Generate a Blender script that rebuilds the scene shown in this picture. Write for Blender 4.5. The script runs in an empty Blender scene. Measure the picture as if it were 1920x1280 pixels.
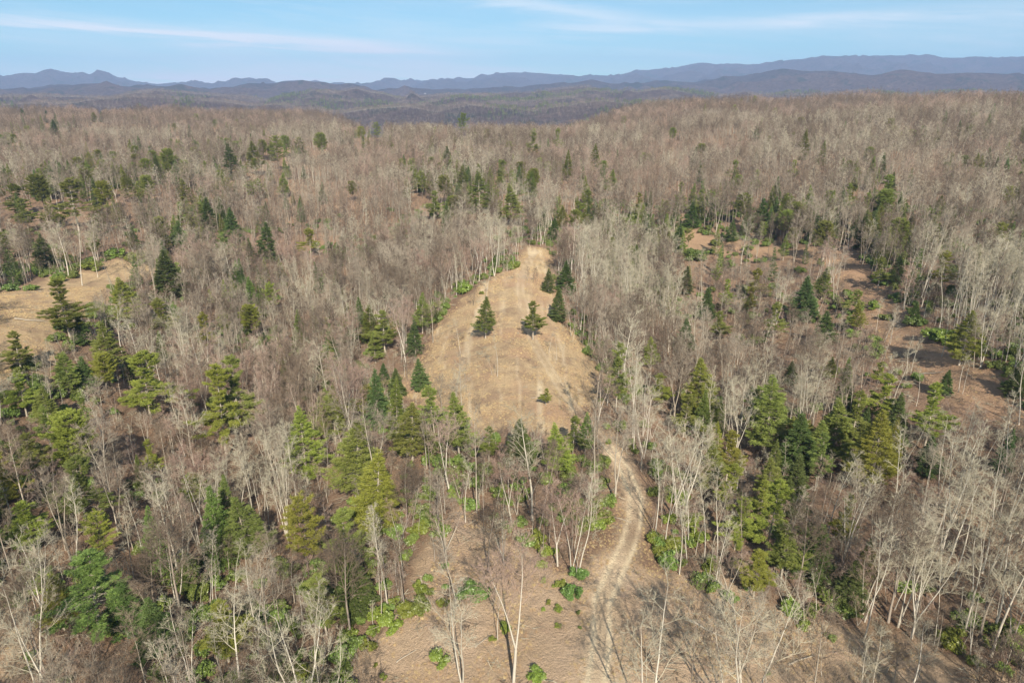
import bpy, math, random
import numpy as np
from mathutils import Vector

# ------------------------------------------------------------------ camera, world, sun, exposure
C = bpy.context.scene.collection
SC = bpy.context.scene
CAM_Z = 65.0
PITCH = math.radians(19.7)
FPX = 1297.0
cam_data = bpy.data.cameras.new("camera")
cam_data.sensor_width = 36.0
cam_data.lens = 36.0 * FPX / 1920.0
cam_data.clip_start = 0.5
cam_data.clip_end = 60000.0
cam = bpy.data.objects.new("camera", cam_data)
cam.location = (0, 0, CAM_Z)
cam.rotation_euler = (math.pi / 2 - PITCH, 0, 0)
C.objects.link(cam)
SC.camera = cam

SUN_EL, SUN_AZ = math.radians(36.0), math.radians(171.0)   # azimuth clockwise from +Y (north)
world = bpy.data.worlds.new("World")
SC.world = world
world.use_nodes = True
def nd(nt, typ, loc=(0, 0), **kw):
    n = nt.nodes.new(typ)
    for k, v in kw.items():
        setattr(n, k, v)
    return n
def mth(nt, op, a, b=None, c=None, clamp=False):
    n = nt.nodes.new("ShaderNodeMath"); n.operation = op; n.use_clamp = clamp
    for i, v in enumerate((a, b, c)):
        if v is None: continue
        if isinstance(v, (int, float)): n.inputs[i].default_value = v
        else: nt.links.new(v, n.inputs[i])
    return n.outputs[0]
def build_world():
    nt = world.node_tree
    nt.nodes.clear()
    L = nt.links
    out = nd(nt, "ShaderNodeOutputWorld")
    bg = nd(nt, "ShaderNodeBackground")
    sky = nd(nt, "ShaderNodeTexSky")
    sky.sky_type = 'NISHITA'; sky.sun_disc = False
    sky.sun_elevation = SUN_EL; sky.sun_rotation = SUN_AZ
    sky.altitude = 1500; sky.air_density = 1.0; sky.dust_density = 0.1; sky.ozone_density = 3.0
    tc = nd(nt, "ShaderNodeTexCoord")
    sep = nd(nt, "ShaderNodeSeparateXYZ"); L.new(tc.outputs["Generated"], sep.inputs[0])
    X, Y, Z = sep.outputs
    # slow streaky cirrus laid out in direction space: azimuth and elevation in degrees
    az = mth(nt, 'MULTIPLY', mth(nt, 'ARCTAN2', X, Y), 57.2958)
    el = mth(nt, 'MULTIPLY', mth(nt, 'ARCSINE', Z), 57.2958)
    def noise(scx, scy, off, detail, rough=0.6, dist=0.0):
        cb = nd(nt, "ShaderNodeCombineXYZ")
        L.new(mth(nt, 'MULTIPLY', az, scx), cb.inputs[0])
        # streaks run slightly downward to the right
        L.new(mth(nt, 'MULTIPLY', mth(nt, 'ADD', el, mth(nt, 'MULTIPLY', az, 0.055)), scy), cb.inputs[1])
        cb.inputs[2].default_value = off
        n = nd(nt, "ShaderNodeTexNoise"); L.new(cb.outputs[0], n.inputs["Vector"])
        n.inputs["Scale"].default_value = 1.0; n.inputs["Detail"].default_value = detail
        n.inputs["Roughness"].default_value = rough; n.inputs["Distortion"].default_value = dist
        return n.outputs["Fac"]
    n1 = noise(0.035, 0.42, 3.1, 7, 0.62, 0.5)
    n2 = noise(0.11, 1.5, 9.4, 8, 0.65, 0.8)
    n3 = noise(0.02, 0.12, 5.7, 3, 0.5, 0.0)
    warp = mth(nt, 'MULTIPLY', mth(nt, 'SUBTRACT', n2, 0.5), 2.0)
    def streak(a0, e0, slope, half, wid, amt):
        # a soft band from azimuth a0-half to a0+half at elevation e0 + slope*(az-a0)
        da = mth(nt, 'SUBTRACT', az, a0)
        ec = mth(nt, 'ADD', mth(nt, 'MULTIPLY', da, slope), e0)
        de = mth(nt, 'DIVIDE', mth(nt, 'SUBTRACT', mth(nt, 'ADD', el, mth(nt, 'MULTIPLY', warp, wid * 1.9)), ec), wid)
        g = mth(nt, 'EXPONENT', mth(nt, 'MULTIPLY', mth(nt, 'MULTIPLY', de, de), -1.0))
        u = mth(nt, 'DIVIDE', da, half)
        u2 = mth(nt, 'MULTIPLY', u, u)
        e = mth(nt, 'EXPONENT', mth(nt, 'MULTIPLY', mth(nt, 'MULTIPLY', u2, u2), -1.0))
        return mth(nt, 'MULTIPLY', mth(nt, 'MULTIPLY', g, e), amt)
    s = streak(-22.0, 3.85, -0.045, 14.0, 0.36, 0.8)
    for st in [(-9.0, 2.9, -0.03, 6.0, 0.28, 0.3), (1.0, 6.3, -0.13, 10.0, 0.45, 0.45), (6, 4.6, -0.05, 4, .3, .3),
               (-14.0, 1.2, 0.0, 16.0, 0.9, 0.7), (24, 5.0, .02, 16, .5, .22), (60, 6.0, .03, 22, .6, .4),
               (-75, 5.0, .05, 25, .7, .5), (130, 9.0, .02, 30, 1.2, .4), (-150, 12.0, -.02, 30, 1.4, .4)]:
        s = mth(nt, 'ADD', s, streak(*st))
    g1 = nd(nt, "ShaderNodeMapRange"); L.new(n1, g1.inputs[0])
    g1.inputs[1].default_value = 0.46; g1.inputs[2].default_value = 0.72; g1.inputs[3].default_value = 0; g1.inputs[4].default_value = 0.5
    g3 = nd(nt, "ShaderNodeMapRange"); L.new(n3, g3.inputs[0])
    g3.inputs[1].default_value = 0.35; g3.inputs[2].default_value = 0.65; g3.inputs[3].default_value = 0.0; g3.inputs[4].default_value = 0.16
    cover = mth(nt, 'ADD', mth(nt, 'ADD', s, g1.outputs[0]), g3.outputs[0], clamp=True)
    cover = mth(nt, 'MULTIPLY', cover, mth(nt, 'ADD', mth(nt, 'MULTIPLY', n2, 1.5), 0.2), clamp=True)
    mx = nd(nt, "ShaderNodeMix"); mx.data_type = 'RGBA'
    tint = nd(nt, "ShaderNodeMix"); tint.data_type = 'RGBA'; tint.blend_type = 'MULTIPLY'; tint.inputs[0].default_value = 1
    L.new(sky.outputs[0], tint.inputs[6]); tint.inputs[7].default_value = (.70, 1.17, 1.17, 1)
    L.new(cover, mx.inputs[0]); L.new(tint.outputs[2], mx.inputs[6])
    mx.inputs[7].default_value = (11.6, 12.2, 12.4, 1)
    L.new(mx.outputs[2], bg.inputs[0])
    bg.inputs[1].default_value = SKY_STRENGTH
    L.new(bg.outputs[0], out.inputs[0])
SKY_STRENGTH = 0.053
build_world()
sun_data = bpy.data.lights.new("sun", 'SUN')
sun_data.energy = 5.0; sun_data.angle = math.radians(0.6); sun_data.color = (1.0, 0.90, 0.75)
sun = bpy.data.objects.new("sun", sun_data)
sun.rotation_euler = (math.pi / 2 - SUN_EL, 0, -SUN_AZ + math.pi)
sun.location = (0, 0, 300)
C.objects.link(sun)
SC.view_settings.view_transform = 'Standard'; SC.view_settings.look = 'None'
SC.view_settings.exposure = 0.76; SC.view_settings.gamma = 1.0; SC.view_settings.use_curve_mapping = False
SC.render.engine = 'CYCLES'
SC.cycles.max_bounces = 5; SC.cycles.diffuse_bounces = 3; SC.cycles.glossy_bounces = 1
SC.cycles.transmission_bounces = 1; SC.cycles.volume_bounces = 1; SC.cycles.transparent_max_bounces = 4
SC.cycles.use_denoising = True; SC.cycles.denoiser = 'OPENIMAGEDENOISE'

# ------------------------------------------------------------------ numpy noise
def hash2(ix, iy, seed):
    h = (ix.astype(np.int64) * 374761393 + iy.astype(np.int64) * 668265263 + seed * 1442695041) & 0xffffffff
    h = ((h ^ (h >> 13)) * 1274126177) & 0xffffffff
    return ((h ^ (h >> 16)) & 0xffff) / 65535.0
def vnoise(x, y, seed=0):
    x = np.asarray(x, float); y = np.asarray(y, float)
    ix = np.floor(x); iy = np.floor(y); fx = x - ix; fy = y - iy
    fx = fx * fx * (3 - 2 * fx); fy = fy * fy * (3 - 2 * fy)
    a = hash2(ix, iy, seed); b = hash2(ix + 1, iy, seed); c = hash2(ix, iy + 1, seed); d = hash2(ix + 1, iy + 1, seed)
    return (a * (1 - fx) + b * fx) * (1 - fy) + (c * (1 - fx) + d * fx) * fy
def fbm(x, y, seed=0, octv=4, gain=0.5):
    s = 0; a = 1; t = 0
    for o in range(octv):
        s = s + a * (vnoise(x * 2**o + 17.3 * o, y * 2**o - 9.1 * o, seed + o) - 0.5); t += a; a *= gain
    return s / t * 2
def ridged(x, y, seed=0, octv=4):
    s = 0; a = 1; t = 0
    for o in range(octv):
        s = s + a * (1 - np.abs(2 * vnoise(x * 2**o + 7.7 * o, y * 2**o, seed + o) - 1)); t += a; a *= 0.5
    return s / t

# ------------------------------------------------------------------ terrain heights
AZC = np.array([-60, -45, -36, -27, -18, -13.5, -9, -4.5, 0, 4, 8, 13, 18, 27, 36, 45, 60.])
DST = np.array([5, 50, 80, 120, 160, 220, 300, 400, 550, 700, 900, 1300, 1800, 2400.])
ZT = np.array([
 [-2, -2, -2, -2, -1, 0, 0, 0, 0, 0, 0, 0, -1, -1, -2, -2, -2],
 [-8, -7, -6, -5, -4, -3, -2, -1, 0, 0, 0,-1, -2, -3, -5, -7, -8],
 [-9, -8, -8, -7, -5, -3, -1, 0, 0, 0, 0,-1, -2, -6, -8, -8, -8],
 [-6, -6, -8,-13,-10, -6, -3, -1, 0, 0,-2,-5, -8,-10,-10, -8, -8],
 [ 6,  5, -2,-15,-17,-11, -6,-1, 2, 0,-5,-11,-14,-12, -4,  2,  3],
 [15, 14,  7,-11,-20,-16, -8, 0, 4, 1,-7,-13,-14, -4,  6,  8,  8],
 [ 2,  0, -2, -9,-17,-13, -5, 3, 6, 3,-6,-10, -8,  4, 10,  9,  9],
 [-2, -3, -2, -3, -8, -6,  0, 6, 9, 6, 1,-1,  1, 10, 13, 12, 12],
 [ 9,  8,  8,  6,  4,  5,  8,11,12,10, 9,10, 13, 18, 20, 20, 20],
 [13, 12, 12, 11, 11, 11, 13,15,16,14,19,22, 24, 30, 35, 36, 35],
 [17, 16, 16, 16, 15, 13,  4, 4, 2,10,26,34, 37, 42, 45, 45, 43],
 [24, 23, 23, 22, 20,  4,-55,-70,-75,-40,14,28, 33, 37, 40, 40, 38],
 [ 0,  0,  0, -5,-20,-60,-95,-105,-110,-100,-60,-30,-20,-10, 0,  0,  0],
 [-80,-80,-80,-80,-90,-95,-105,-110,-110,-105,-100,-90,-90,-80,-80,-80,-80.]])
def lerp_tab(az, ld):
    # smooth interpolation (cubic hermite weights) in azimuth and log distance
    i = np.clip(np.searchsorted(AZC, az) - 1, 0, len(AZC) - 2)
    LD = np.log(DST)
    j = np.clip(np.searchsorted(LD, ld) - 1, 0, len(DST) - 2)
    u = np.clip((az - AZC[i]) / (AZC[i + 1] - AZC[i]), 0, 1)
    v = np.clip((ld - LD[j]) / (LD[j + 1] - LD[j]), 0, 1)
    def cat(p0, p1, p2, p3, t):
        return 0.5 * (2 * p1 + (p2 - p0) * t + (2 * p0 - 5 * p1 + 4 * p2 - p3) * t * t + (3 * p1 - p0 - 3 * p2 + p3) * t**3)
    ii = [np.clip(i + k, 0, len(AZC) - 1) for k in (-1, 0, 1, 2)]
    rows = []
    for k in (-1, 0, 1, 2):
        jj = np.clip(j + k, 0, len(DST) - 1)
        rows.append(cat(*[ZT[jj, q] for q in ii], u))
    return cat(*rows, v)
def px_az(x, y=160.0):
    b = (640 - y) / FPX
    return math.degrees(math.atan2((x - 960) / FPX, math.cos(PITCH) + b * math.sin(PITCH)))
def px_el(x, y):
    a = (x - 960) / FPX; b = (640 - y) / FPX
    return math.atan2(-math.sin(PITCH) + b * math.cos(PITCH), math.hypot(a, math.cos(PITCH) + b * math.sin(PITCH)))
RIDGES = [
 (3000, 380, [(-300, 206), (0, 204), (120, 198), (190, 190), (260, 184), (330, 187), (420, 195), (520, 199), (580, 205), (640, 213), (700, 204), (760, 199), (820, 208), (880, 197), (940, 202), (1000, 209), (1060, 199), (1120, 189), (1200, 195), (1300, 200), (1920, 200), (2300, 200)]),  # distance, half width, silhouette points measured on the skyline
 (4000, 650, [(-300, 190), (0, 190), (100, 182), (200, 186), (300, 172), (420, 182), (500, 190), (560, 182), (620, 173), (700, 178), (760, 190), (840, 178), (960, 180), (1050, 168), (1100, 163), (1160, 180), (1250, 172), (1350, 184), (1500, 180), (1700, 178), (1920, 176), (2300, 176)]),
 (6600, 1000, [(-300, 172), (0, 170), (60, 168), (120, 165), (180, 158), (230, 163), (300, 166), (420, 168), (470, 160), (550, 154), (600, 156), (650, 162), (700, 172), (760, 168), (850, 167), (930, 165), (1000, 163), (1060, 158), (1110, 151), (1150, 158), (1200, 158), (1240, 152), (1300, 154), (1380, 144), (1460, 131), (1520, 136), (1600, 140), (1640, 143), (1700, 139), (1760, 143), (1850, 139), (1920, 137), (2300, 140)]),
 (12000, 2000, [(-300, 146), (-100, 150), (0, 146), (60, 143), (90, 134), (120, 136), (150, 141), (195, 137), (230, 148), (290, 158), (340, 158), (400, 162), (470, 149), (505, 157), (570, 152), (640, 161), (690, 160), (730, 152), (800, 153), (870, 148), (950, 137), (1000, 137), (1060, 142), (1110, 145), (1170, 140), (1200, 132), (1230, 133), (1260, 127), (1310, 115), (1350, 120), (1420, 122), (1485, 114), (1550, 105), (1600, 106), (1660, 103), (1735, 101), (1770, 107), (1850, 107), (1920, 106), (2050, 108), (2300, 120)])]
RAZ = [(np.array([px_az(p[0], p[1]) for p in r[2]]), np.array([math.tan(px_el(*p)) for p in r[2]])) for r in RIDGES]
def smooth_interp(x, xs, ys):
    i = np.clip(np.searchsorted(xs, x) - 1, 0, len(xs) - 2)
    t = np.clip((x - xs[i]) / (xs[i + 1] - xs[i]), 0, 1); t = t * t * (3 - 2 * t) * .6 + t * .4
    return ys[i] * (1 - t) + ys[i + 1] * t
def terrain(x, y):
    x = np.asarray(x, float); y = np.asarray(y, float)
    r = np.hypot(x, y) + 1e-6
    az = np.degrees(np.arctan2(x, y))
    n = lerp_tab(np.clip(az, -60, 60), np.log(np.clip(r, 5, 2400)))
    back = np.clip((np.abs(az) - 60) / 60, 0, 1)
    n = n * (1 - back) + 0 * back
    amp = np.clip(r / 250, 0.25, 1.6)
    n = n + fbm(x / 70, y / 70, 11, 4) * 3.6 * amp + (ridged(x / 150, y / 190, 15, 2) - .55) * (13 + 6 * np.clip((r - 500) / 500, 0, 1)) * np.clip((r - 130) / 350, 0, 1) + fbm(x / 9, y / 9, 21, 3) * 0.45
    # furrowed skid ruts of the cleared spur
    far = -100 + 40 * fbm(x / 900, y / 900, 5, 3)
    warp = 1 + 0.10 * fbm(x / 1400, y / 1400, 31, 2)
    spur = ridged(x / 520, y / 520, 41, 4) - 0.5
    for (D, w, _), (ra, rt) in zip(RIDGES, RAZ):
        crest = 65 + D * smooth_interp(az, ra, rt)
        q = (r * warp - D) / w
        prof = np.exp(-np.abs(q)**1.6 * 0.9)
        h = (crest + 105) * prof - 105 + spur * 260 * (w / 1000) * np.clip(np.abs(q), 0, 1) * np.exp(-np.abs(q) * .6)
        h = h + np.clip(1.5 - np.abs(q), 0, 1) * (fbm(x / 130, y / 130, 51, 3) * 8 + (ridged(x / 330, y / 330, 55, 3) - .6) * 95 * np.clip(np.abs(q) * 2.5, .03, 1) * (w / 1000 + .5))
        far = np.maximum(far, h)
    t = np.clip((r - 1600) / 700, 0, 1); t = t * t * (3 - 2 * t)
    return n * (1 - t) + far * t
def ray_dir(px, py):
    a = (px - 960) / FPX; b = (640 - py) / FPX
    return np.array([a, math.cos(PITCH) + b * math.sin(PITCH), -math.sin(PITCH) + b * math.cos(PITCH)])
def project(p):
    x, y, z = p[..., 0], p[..., 1], p[..., 2] - CAM_Z
    f = y * math.cos(PITCH) - z * math.sin(PITCH); u = y * math.sin(PITCH) + z * math.cos(PITCH)
    return 960 + FPX * x / f, 640 - FPX * u / f
TS = np.concatenate([np.arange(20, 400, 1.0), np.geomspace(400, 14000, 900)])
def hit(px, py):
    """point where the view through a pixel meets the ground"""
    d = ray_dir(px, py)
    P = d[None, :] * TS[:, None]
    gap = P[:, 2] + CAM_Z - terrain(P[:, 0], P[:, 1])
    k = int(np.argmax(gap < 0)) if (gap < 0).any() else len(TS) - 1
    f = gap[k - 1] / (gap[k - 1] - gap[k] + 1e-9); t = TS[k - 1] * (1 - f) + TS[k] * f
    p = d * t
    return np.array([p[0], p[1], float(terrain(p[0], p[1]))])
def stand(px, ytop, ybase):
    """ground point and height of an upright thing whose tip and foot are seen at these rows"""
    vp = 640 + FPX / math.tan(PITCH)
    p = hit(960 + (px - 960) * (vp - ybase) / (vp - ytop), ybase)
    b = (640 - ytop) / FPX; d = ray_dir(960, ytop)
    return p, float(p[1] / d[1] * d[2] + CAM_Z - p[2])
# ------------------------------------------------------------------ cleared areas (world polygons)
def poly_world(pts):
    return np.array([hit(x, y)[:2] for x, y in pts])
CLEAR_UP = poly_world([(985, 462), (1030, 466), (1040, 500), (1042, 540), (1062, 590), (1092, 640), (1128, 690), (1130, 740), (1112, 790), (1135, 830), (1040, 830), (900, 815), (800, 790), (735, 745), (733, 700), (775, 680), (800, 640), (822, 600), (850, 562), (900, 535), (950, 505)])
CLEAR_LOW = poly_world([(1100, 810), (1150, 800), (1200, 860), (1222, 930), (1222, 1040), (1330, 1090), (1480, 1150), (1640, 1190), (1800, 1235), (1930, 1262), (1990, 1420), (1500, 1420), (1000, 1420), (640, 1420), (672, 1270), (720, 1190), (800, 1120), (812, 1020), (860, 950), (960, 1010), (1060, 1060), (1120, 1000), (1150, 960), (1110, 880)])
CLEAR_RIGHT = poly_world([(1530, 470), (1605, 470), (1645, 535), (1700, 595), (1790, 650), (1870, 700), (1960, 755), (1960, 830), (1810, 775), (1725, 735), (1665, 680), (1625, 610), (1575, 540)])
CLEAR_RB = poly_world([(1290, 425), (1330, 440), (1420, 462), (1550, 465), (1545, 490), (1450, 485), (1360, 478), (1270, 470)])
CLEAR_LEFT = poly_world([(-80, 570), (0, 545), (60, 530), (170, 497), (262, 478), (268, 512), (215, 545), (165, 600), (95, 640), (50, 700), (-80, 760)])
CLEAR_LL = poly_world([(-60, 1170), (40, 1150), (90, 1200), (60, 1260), (100, 1420), (-60, 1420)])
SPARSE = [poly_world([(1280, 430), (1560, 470), (1640, 560), (1640, 760), (1500, 700), (1300, 620)]),
          poly_world([(0, 860), (250, 840), (380, 900), (360, 1000), (150, 960), (0, 990)]),
          poly_world([(640, 960), (860, 930), (860, 1100), (700, 1180)]),
          poly_world([(1650, 760), (1960, 800), (1960, 900), (1700, 880)])]
def in_poly(P, x, y):
    x = np.asarray(x, float); y = np.asarray(y, float)
    c = np.zeros(x.shape, bool); n = len(P); j = n - 1
    for i in range(n):
        xi, yi = P[i]; xj, yj = P[j]
        m = ((yi > y) != (yj > y)) & (x < (xj - xi) * (y - yi) / (yj - yi + 1e-12) + xi)
        c ^= m; j = i
    return c
def poly_dist(P, x, y, closed=True):
    d = np.full(np.shape(x), 1e9); n = len(P)
    for i in range(n if closed else n - 1):
        a = P[i]; b = P[(i + 1) % n]; ab = b - a; L2 = (ab**2).sum() + 1e-9
        t = np.clip(((x - a[0]) * ab[0] + (y - a[1]) * ab[1]) / L2, 0, 1)
        d = np.minimum(d, np.hypot(x - a[0] - t * ab[0], y - a[1] - t * ab[1]))
    return d
def cover_amount(P, x, y, soft):
    d = poly_dist(P, x, y); s = np.where(in_poly(P, x, y), d, -d)
    s = s + fbm(x / 6, y / 6, 71, 3) * soft * 1.3 + fbm(x / 17, y / 17, 73, 2) * 6
    return np.clip(s / soft + 0.5, 0, 1)
TRACK = [poly_world([(1112, 1400), (1116, 1290), (1128, 1210), (1128, 1130), (1150, 1080), (1178, 1020), (1190, 975), (1192, 930), (1172, 880), (1140, 835), (1105, 795), (1060, 740), (1030, 690), (1000, 640), (985, 590), (975, 540), (985, 500), (1005, 470)])]
ALLCLEAR = [CLEAR_UP, CLEAR_LOW, CLEAR_RIGHT, CLEAR_RB, CLEAR_LEFT, CLEAR_LL]

# ------------------------------------------------------------------ materials
def new_mat(name):
    m = bpy.data.materials.new(name); m.use_nodes = True
    nt = m.node_tree; nt.nodes.clear()
    out = nd(nt, "ShaderNodeOutputMaterial"); p = nd(nt, "ShaderNodeBsdfPrincipled")
    nt.links.new(p.outputs[0], out.inputs[0])
    p.inputs["Roughness"].default_value = 0.9
    p.inputs["Specular IOR Level"].default_value = 0.15
    return m, nt, p
def mix(nt, fac, a, b):
    n = nd(nt, "ShaderNodeMix"); n.data_type = 'RGBA'
    for i, v in ((0, fac), (6, a), (7, b)):
        if isinstance(v, (int, float)): n.inputs[i].default_value = v
        elif isinstance(v, tuple): n.inputs[i].default_value = v + (1,) if len(v) == 3 else v
        else: nt.links.new(v, n.inputs[i])
    return n.outputs[2]
def tex_noise(nt, vec, scale, detail=4, rough=0.6, lo=None, hi=None):
    n = nd(nt, "ShaderNodeTexNoise"); nt.links.new(vec, n.inputs["Vector"])
    n.inputs["Scale"].default_value = scale; n.inputs["Detail"].default_value = detail; n.inputs["Roughness"].default_value = rough
    if lo is None: return n.outputs["Fac"]
    r = nd(nt, "ShaderNodeMapRange"); nt.links.new(n.outputs["Fac"], r.inputs[0])
    r.inputs[1].default_value = lo; r.inputs[2].default_value = hi
    return r.outputs[0]
def mat_bark(name, a, b, c):
    m, nt, p = new_mat(name)
    tc = nd(nt, "ShaderNodeTexCoord"); oi = nd(nt, "ShaderNodeObjectInfo")
    mp = nd(nt, "ShaderNodeMapping"); mp.inputs["Scale"].default_value = (1, 1, 0.25)
    nt.links.new(tc.outputs["Object"], mp.inputs[0])
    f = tex_noise(nt, mp.outputs[0], 3.0, 5, 0.65, 0.3, 0.7)
    col = mix(nt, f, a, b)
    col = mix(nt, mth(nt, 'MULTIPLY', oi.outputs["Random"], 0.9), col, c)
    nt.links.new(col, p.inputs["Base Color"])
    return m
MB = {
 'pale': mat_bark("pale_bark", (.52, .48, .40), (.37, .33, .265), (.60, .56, .475)),
 'grey': mat_bark("grey_bark", (.37, .325, .26), (.24, .205, .16), (.47, .42, .34)),
 'dark': mat_bark("dark_bark", (.13, .10, .08), (.07, .055, .045), (.20, .165, .14)),
 'twig': mat_bark("grey_twigs", (.29, .245, .19), (.20, .165, .125), (.40, .35, .275)),
 'redtwig': mat_bark("reddish_twigs", (.35, .245, .195), (.25, .17, .135), (.40, .31, .25)),
 'paletwig': mat_bark("pale_twigs", (.41, .375, .28), (.30, .27, .20), (.49, .455, .345)),
 'oak': mat_bark("oak_bark", (.24, .20, .16), (.15, .125, .10), (.34, .29, .24)),  # darkened copies of the grey wood, deepening distant woods; tonal variety nearby
 'oaktwig': mat_bark("oak_twigs", (.13, .10, .074), (.09, .068, .05), (.19, .15, .112)),
 'browntwig': mat_bark("brown_twigs", (.20, .153, .113), (.14, .106, .077), (.27, .215, .16)),
}
def mat_leaf(name, a, b, trans=0.25, rough=0.6, spec=0.25, usecol=True):
    m, nt, p = new_mat(name)
    tc = nd(nt, "ShaderNodeTexCoord"); oi = nd(nt, "ShaderNodeObjectInfo"); ge = nd(nt, "ShaderNodeNewGeometry")
    f = tex_noise(nt, tc.outputs["Object"], 0.9, 3, 0.6, 0.3, 0.7)
    col = mix(nt, f, a, b)
    col = mix(nt, mth(nt, 'MULTIPLY', ge.outputs["Random Per Island"], 0.5), col, tuple(min(1, v * 1.6) for v in b))
    if usecol:
        mm = nd(nt, "ShaderNodeMix"); mm.data_type = 'RGBA'; mm.blend_type = 'MULTIPLY'; mm.inputs[0].default_value = 1
        nt.links.new(col, mm.inputs[6]); nt.links.new(oi.outputs["Color"], mm.inputs[7]); col = mm.outputs[2]
    hs = nd(nt, "ShaderNodeHueSaturation"); nt.links.new(col, hs.inputs["Color"])
    nt.links.new(mth(nt, 'ADD', mth(nt, 'MULTIPLY', oi.outputs["Random"], 0.04), 0.48), hs.inputs["Hue"])
    nt.links.new(mth(nt, 'ADD', mth(nt, 'MULTIPLY', oi.outputs["Random"], 0.4), 0.8), hs.inputs["Value"])
    nt.links.new(hs.outputs[0], p.inputs["Base Color"])
    p.inputs["Roughness"].default_value = rough; p.inputs["Specular IOR Level"].default_value = spec
    tr = nd(nt, "ShaderNodeBsdfTranslucent"); nt.links.new(hs.outputs[0], tr.inputs[0])
    ms = nd(nt, "ShaderNodeMixShader"); ms.inputs[0].default_value = trans
    nt.links.new(p.outputs[0], ms.inputs[1]); nt.links.new(tr.outputs[0], ms.inputs[2])
    nt.links.new(ms.outputs[0], [n for n in nt.nodes if n.type == 'OUTPUT_MATERIAL'][0].inputs[0])
    return m
ML = {
 'pine': mat_leaf("pine_needles", (.15, .18, .045), (.22, .245, .06)),
 'hemlock': mat_leaf("hemlock_needles", (.085, .125, .040), (.13, .175, .055)),
 'laurel': mat_leaf("evergreen_leaves", (.10, .145, .035), (.16, .205, .045), 0.15, 0.4, 0.5),
 'straw': mat_leaf("dry_grass_blades", (.44, .33, .185), (.54, .41, .24), 0.15, 0.8, 0.1, False),
}
def mat_ground():
    m, nt, p = new_mat("forest_ground")
    L = nt.links
    tc = nd(nt, "ShaderNodeTexCoord"); O = tc.outputs["Object"]
    at = nd(nt, "ShaderNodeAttribute"); at.attribute_name = "cover"
    sp = nd(nt, "ShaderNodeSeparateColor"); L.new(at.outputs["Color"], sp.inputs[0])
    n1 = tex_noise(nt, O, 0.35, 8, 0.7, 0.3, 0.7); n2 = tex_noise(nt, O, 2.2, 8, 0.75, 0.33, 0.67)
    n3 = tex_noise(nt, O, 0.06, 5, 0.6, 0.35, 0.65); n4 = tex_noise(nt, O, 6.0, 4, 0.7, 0.3, 0.7)
    litter = mix(nt, n2, (.25, .158, .10), (.56, .395, .27))
    litter = mix(nt, mth(nt, 'MULTIPLY', n1, .5), litter, (.30, .185, .115))
    litter = mix(nt, mth(nt, 'MULTIPLY', n3, .45), litter, (.17, .115, .08))
    # straw laid mostly up and down the spur
    mp = nd(nt, "ShaderNodeMapping"); mp.inputs["Scale"].default_value = (1.6, .22, 1); L.new(O, mp.inputs[0])
    ns = tex_noise(nt, mp.outputs[0], 1.0, 6, 0.7, 0.3, 0.7)
    grass = mix(nt, ns, (.60, .435, .235), (.82, .635, .37))
    grass = mix(nt, mth(nt, 'MULTIPLY', n1, .55), grass, (.56, .39, .25))
    grass = mix(nt, mth(nt, 'MULTIPLY', tex_noise(nt, O, .16, 9, .78, .47, .58), .75), grass, (.40, .275, .18))
    grass = mix(nt, mth(nt, 'MULTIPLY', mth(nt, 'MULTIPLY', n2, n4), .5), grass, (.32, .225, .15))
    soil = mix(nt, n2, (.42, .255, .155), (.64, .43, .28))
    trk = mix(nt, n2, (.80, .64, .42), (.90, .76, .53))
    slash = mix(nt, n4, (.46, .32, .215), (.80, .61, .43))
    slash = mix(nt, mth(nt, 'MULTIPLY', n1, .5), slash, (.58, .43, .27))
    col = mix(nt, sp.outputs[0], litter, grass)
    col = mix(nt, sp.outputs[2], col, slash)
    at2 = nd(nt, "ShaderNodeAttribute"); at2.attribute_name = "soil"
    sp2 = nd(nt, "ShaderNodeSeparateColor"); L.new(at2.outputs["Color"], sp2.inputs[0])
    col = mix(nt, sp2.outputs[0], col, soil)
    col = mix(nt, sp.outputs[1], col, trk)
    L.new(col, p.inputs["Base Color"])
    b = nd(nt, "ShaderNodeBump"); b.inputs["Distance"].default_value = 0.35; b.inputs["Strength"].default_value = 0.9
    L.new(mth(nt, 'ADD', n2, mth(nt, 'MULTIPLY', n4, .4)), b.inputs["Height"]); L.new(b.outputs[0], p.inputs["Normal"])
    return m
def mat_hills(name, base, base2, green):
    m, nt, p = new_mat(name); L = nt.links
    tc = nd(nt, "ShaderNodeTexCoord"); O = tc.outputs["Object"]
    n1 = tex_noise(nt, O, 0.003, 6, 0.65, 0.35, 0.65); n2 = tex_noise(nt, O, 0.03, 8, 0.8, 0.38, 0.62)
    g = tex_noise(nt, O, 0.0035, 10, 0.74, 0.54, 0.60); g2 = tex_noise(nt, O, 0.011, 9, 0.75, 0.56, 0.62)
    col = mix(nt, n1, base, base2)
    col = mix(nt, mth(nt, 'MULTIPLY', n2, .6), col, tuple(v * .4 for v in base))
    col = mix(nt, mth(nt, 'MULTIPLY', g, .8), col, green)
    col = mix(nt, mth(nt, 'MULTIPLY', g2, .7), col, green)
    L.new(col, p.inputs["Base Color"])
    b = nd(nt, "ShaderNodeBump"); b.inputs["Distance"].default_value = 25; b.inputs["Strength"].default_value = 1.0
    L.new(mth(nt, 'ADD', n2, mth(nt, 'MULTIPLY', tex_noise(nt, O, 0.008, 6, .7), 3.0)), b.inputs["Height"]); L.new(b.outputs[0], p.inputs["Normal"])
    return m

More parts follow.
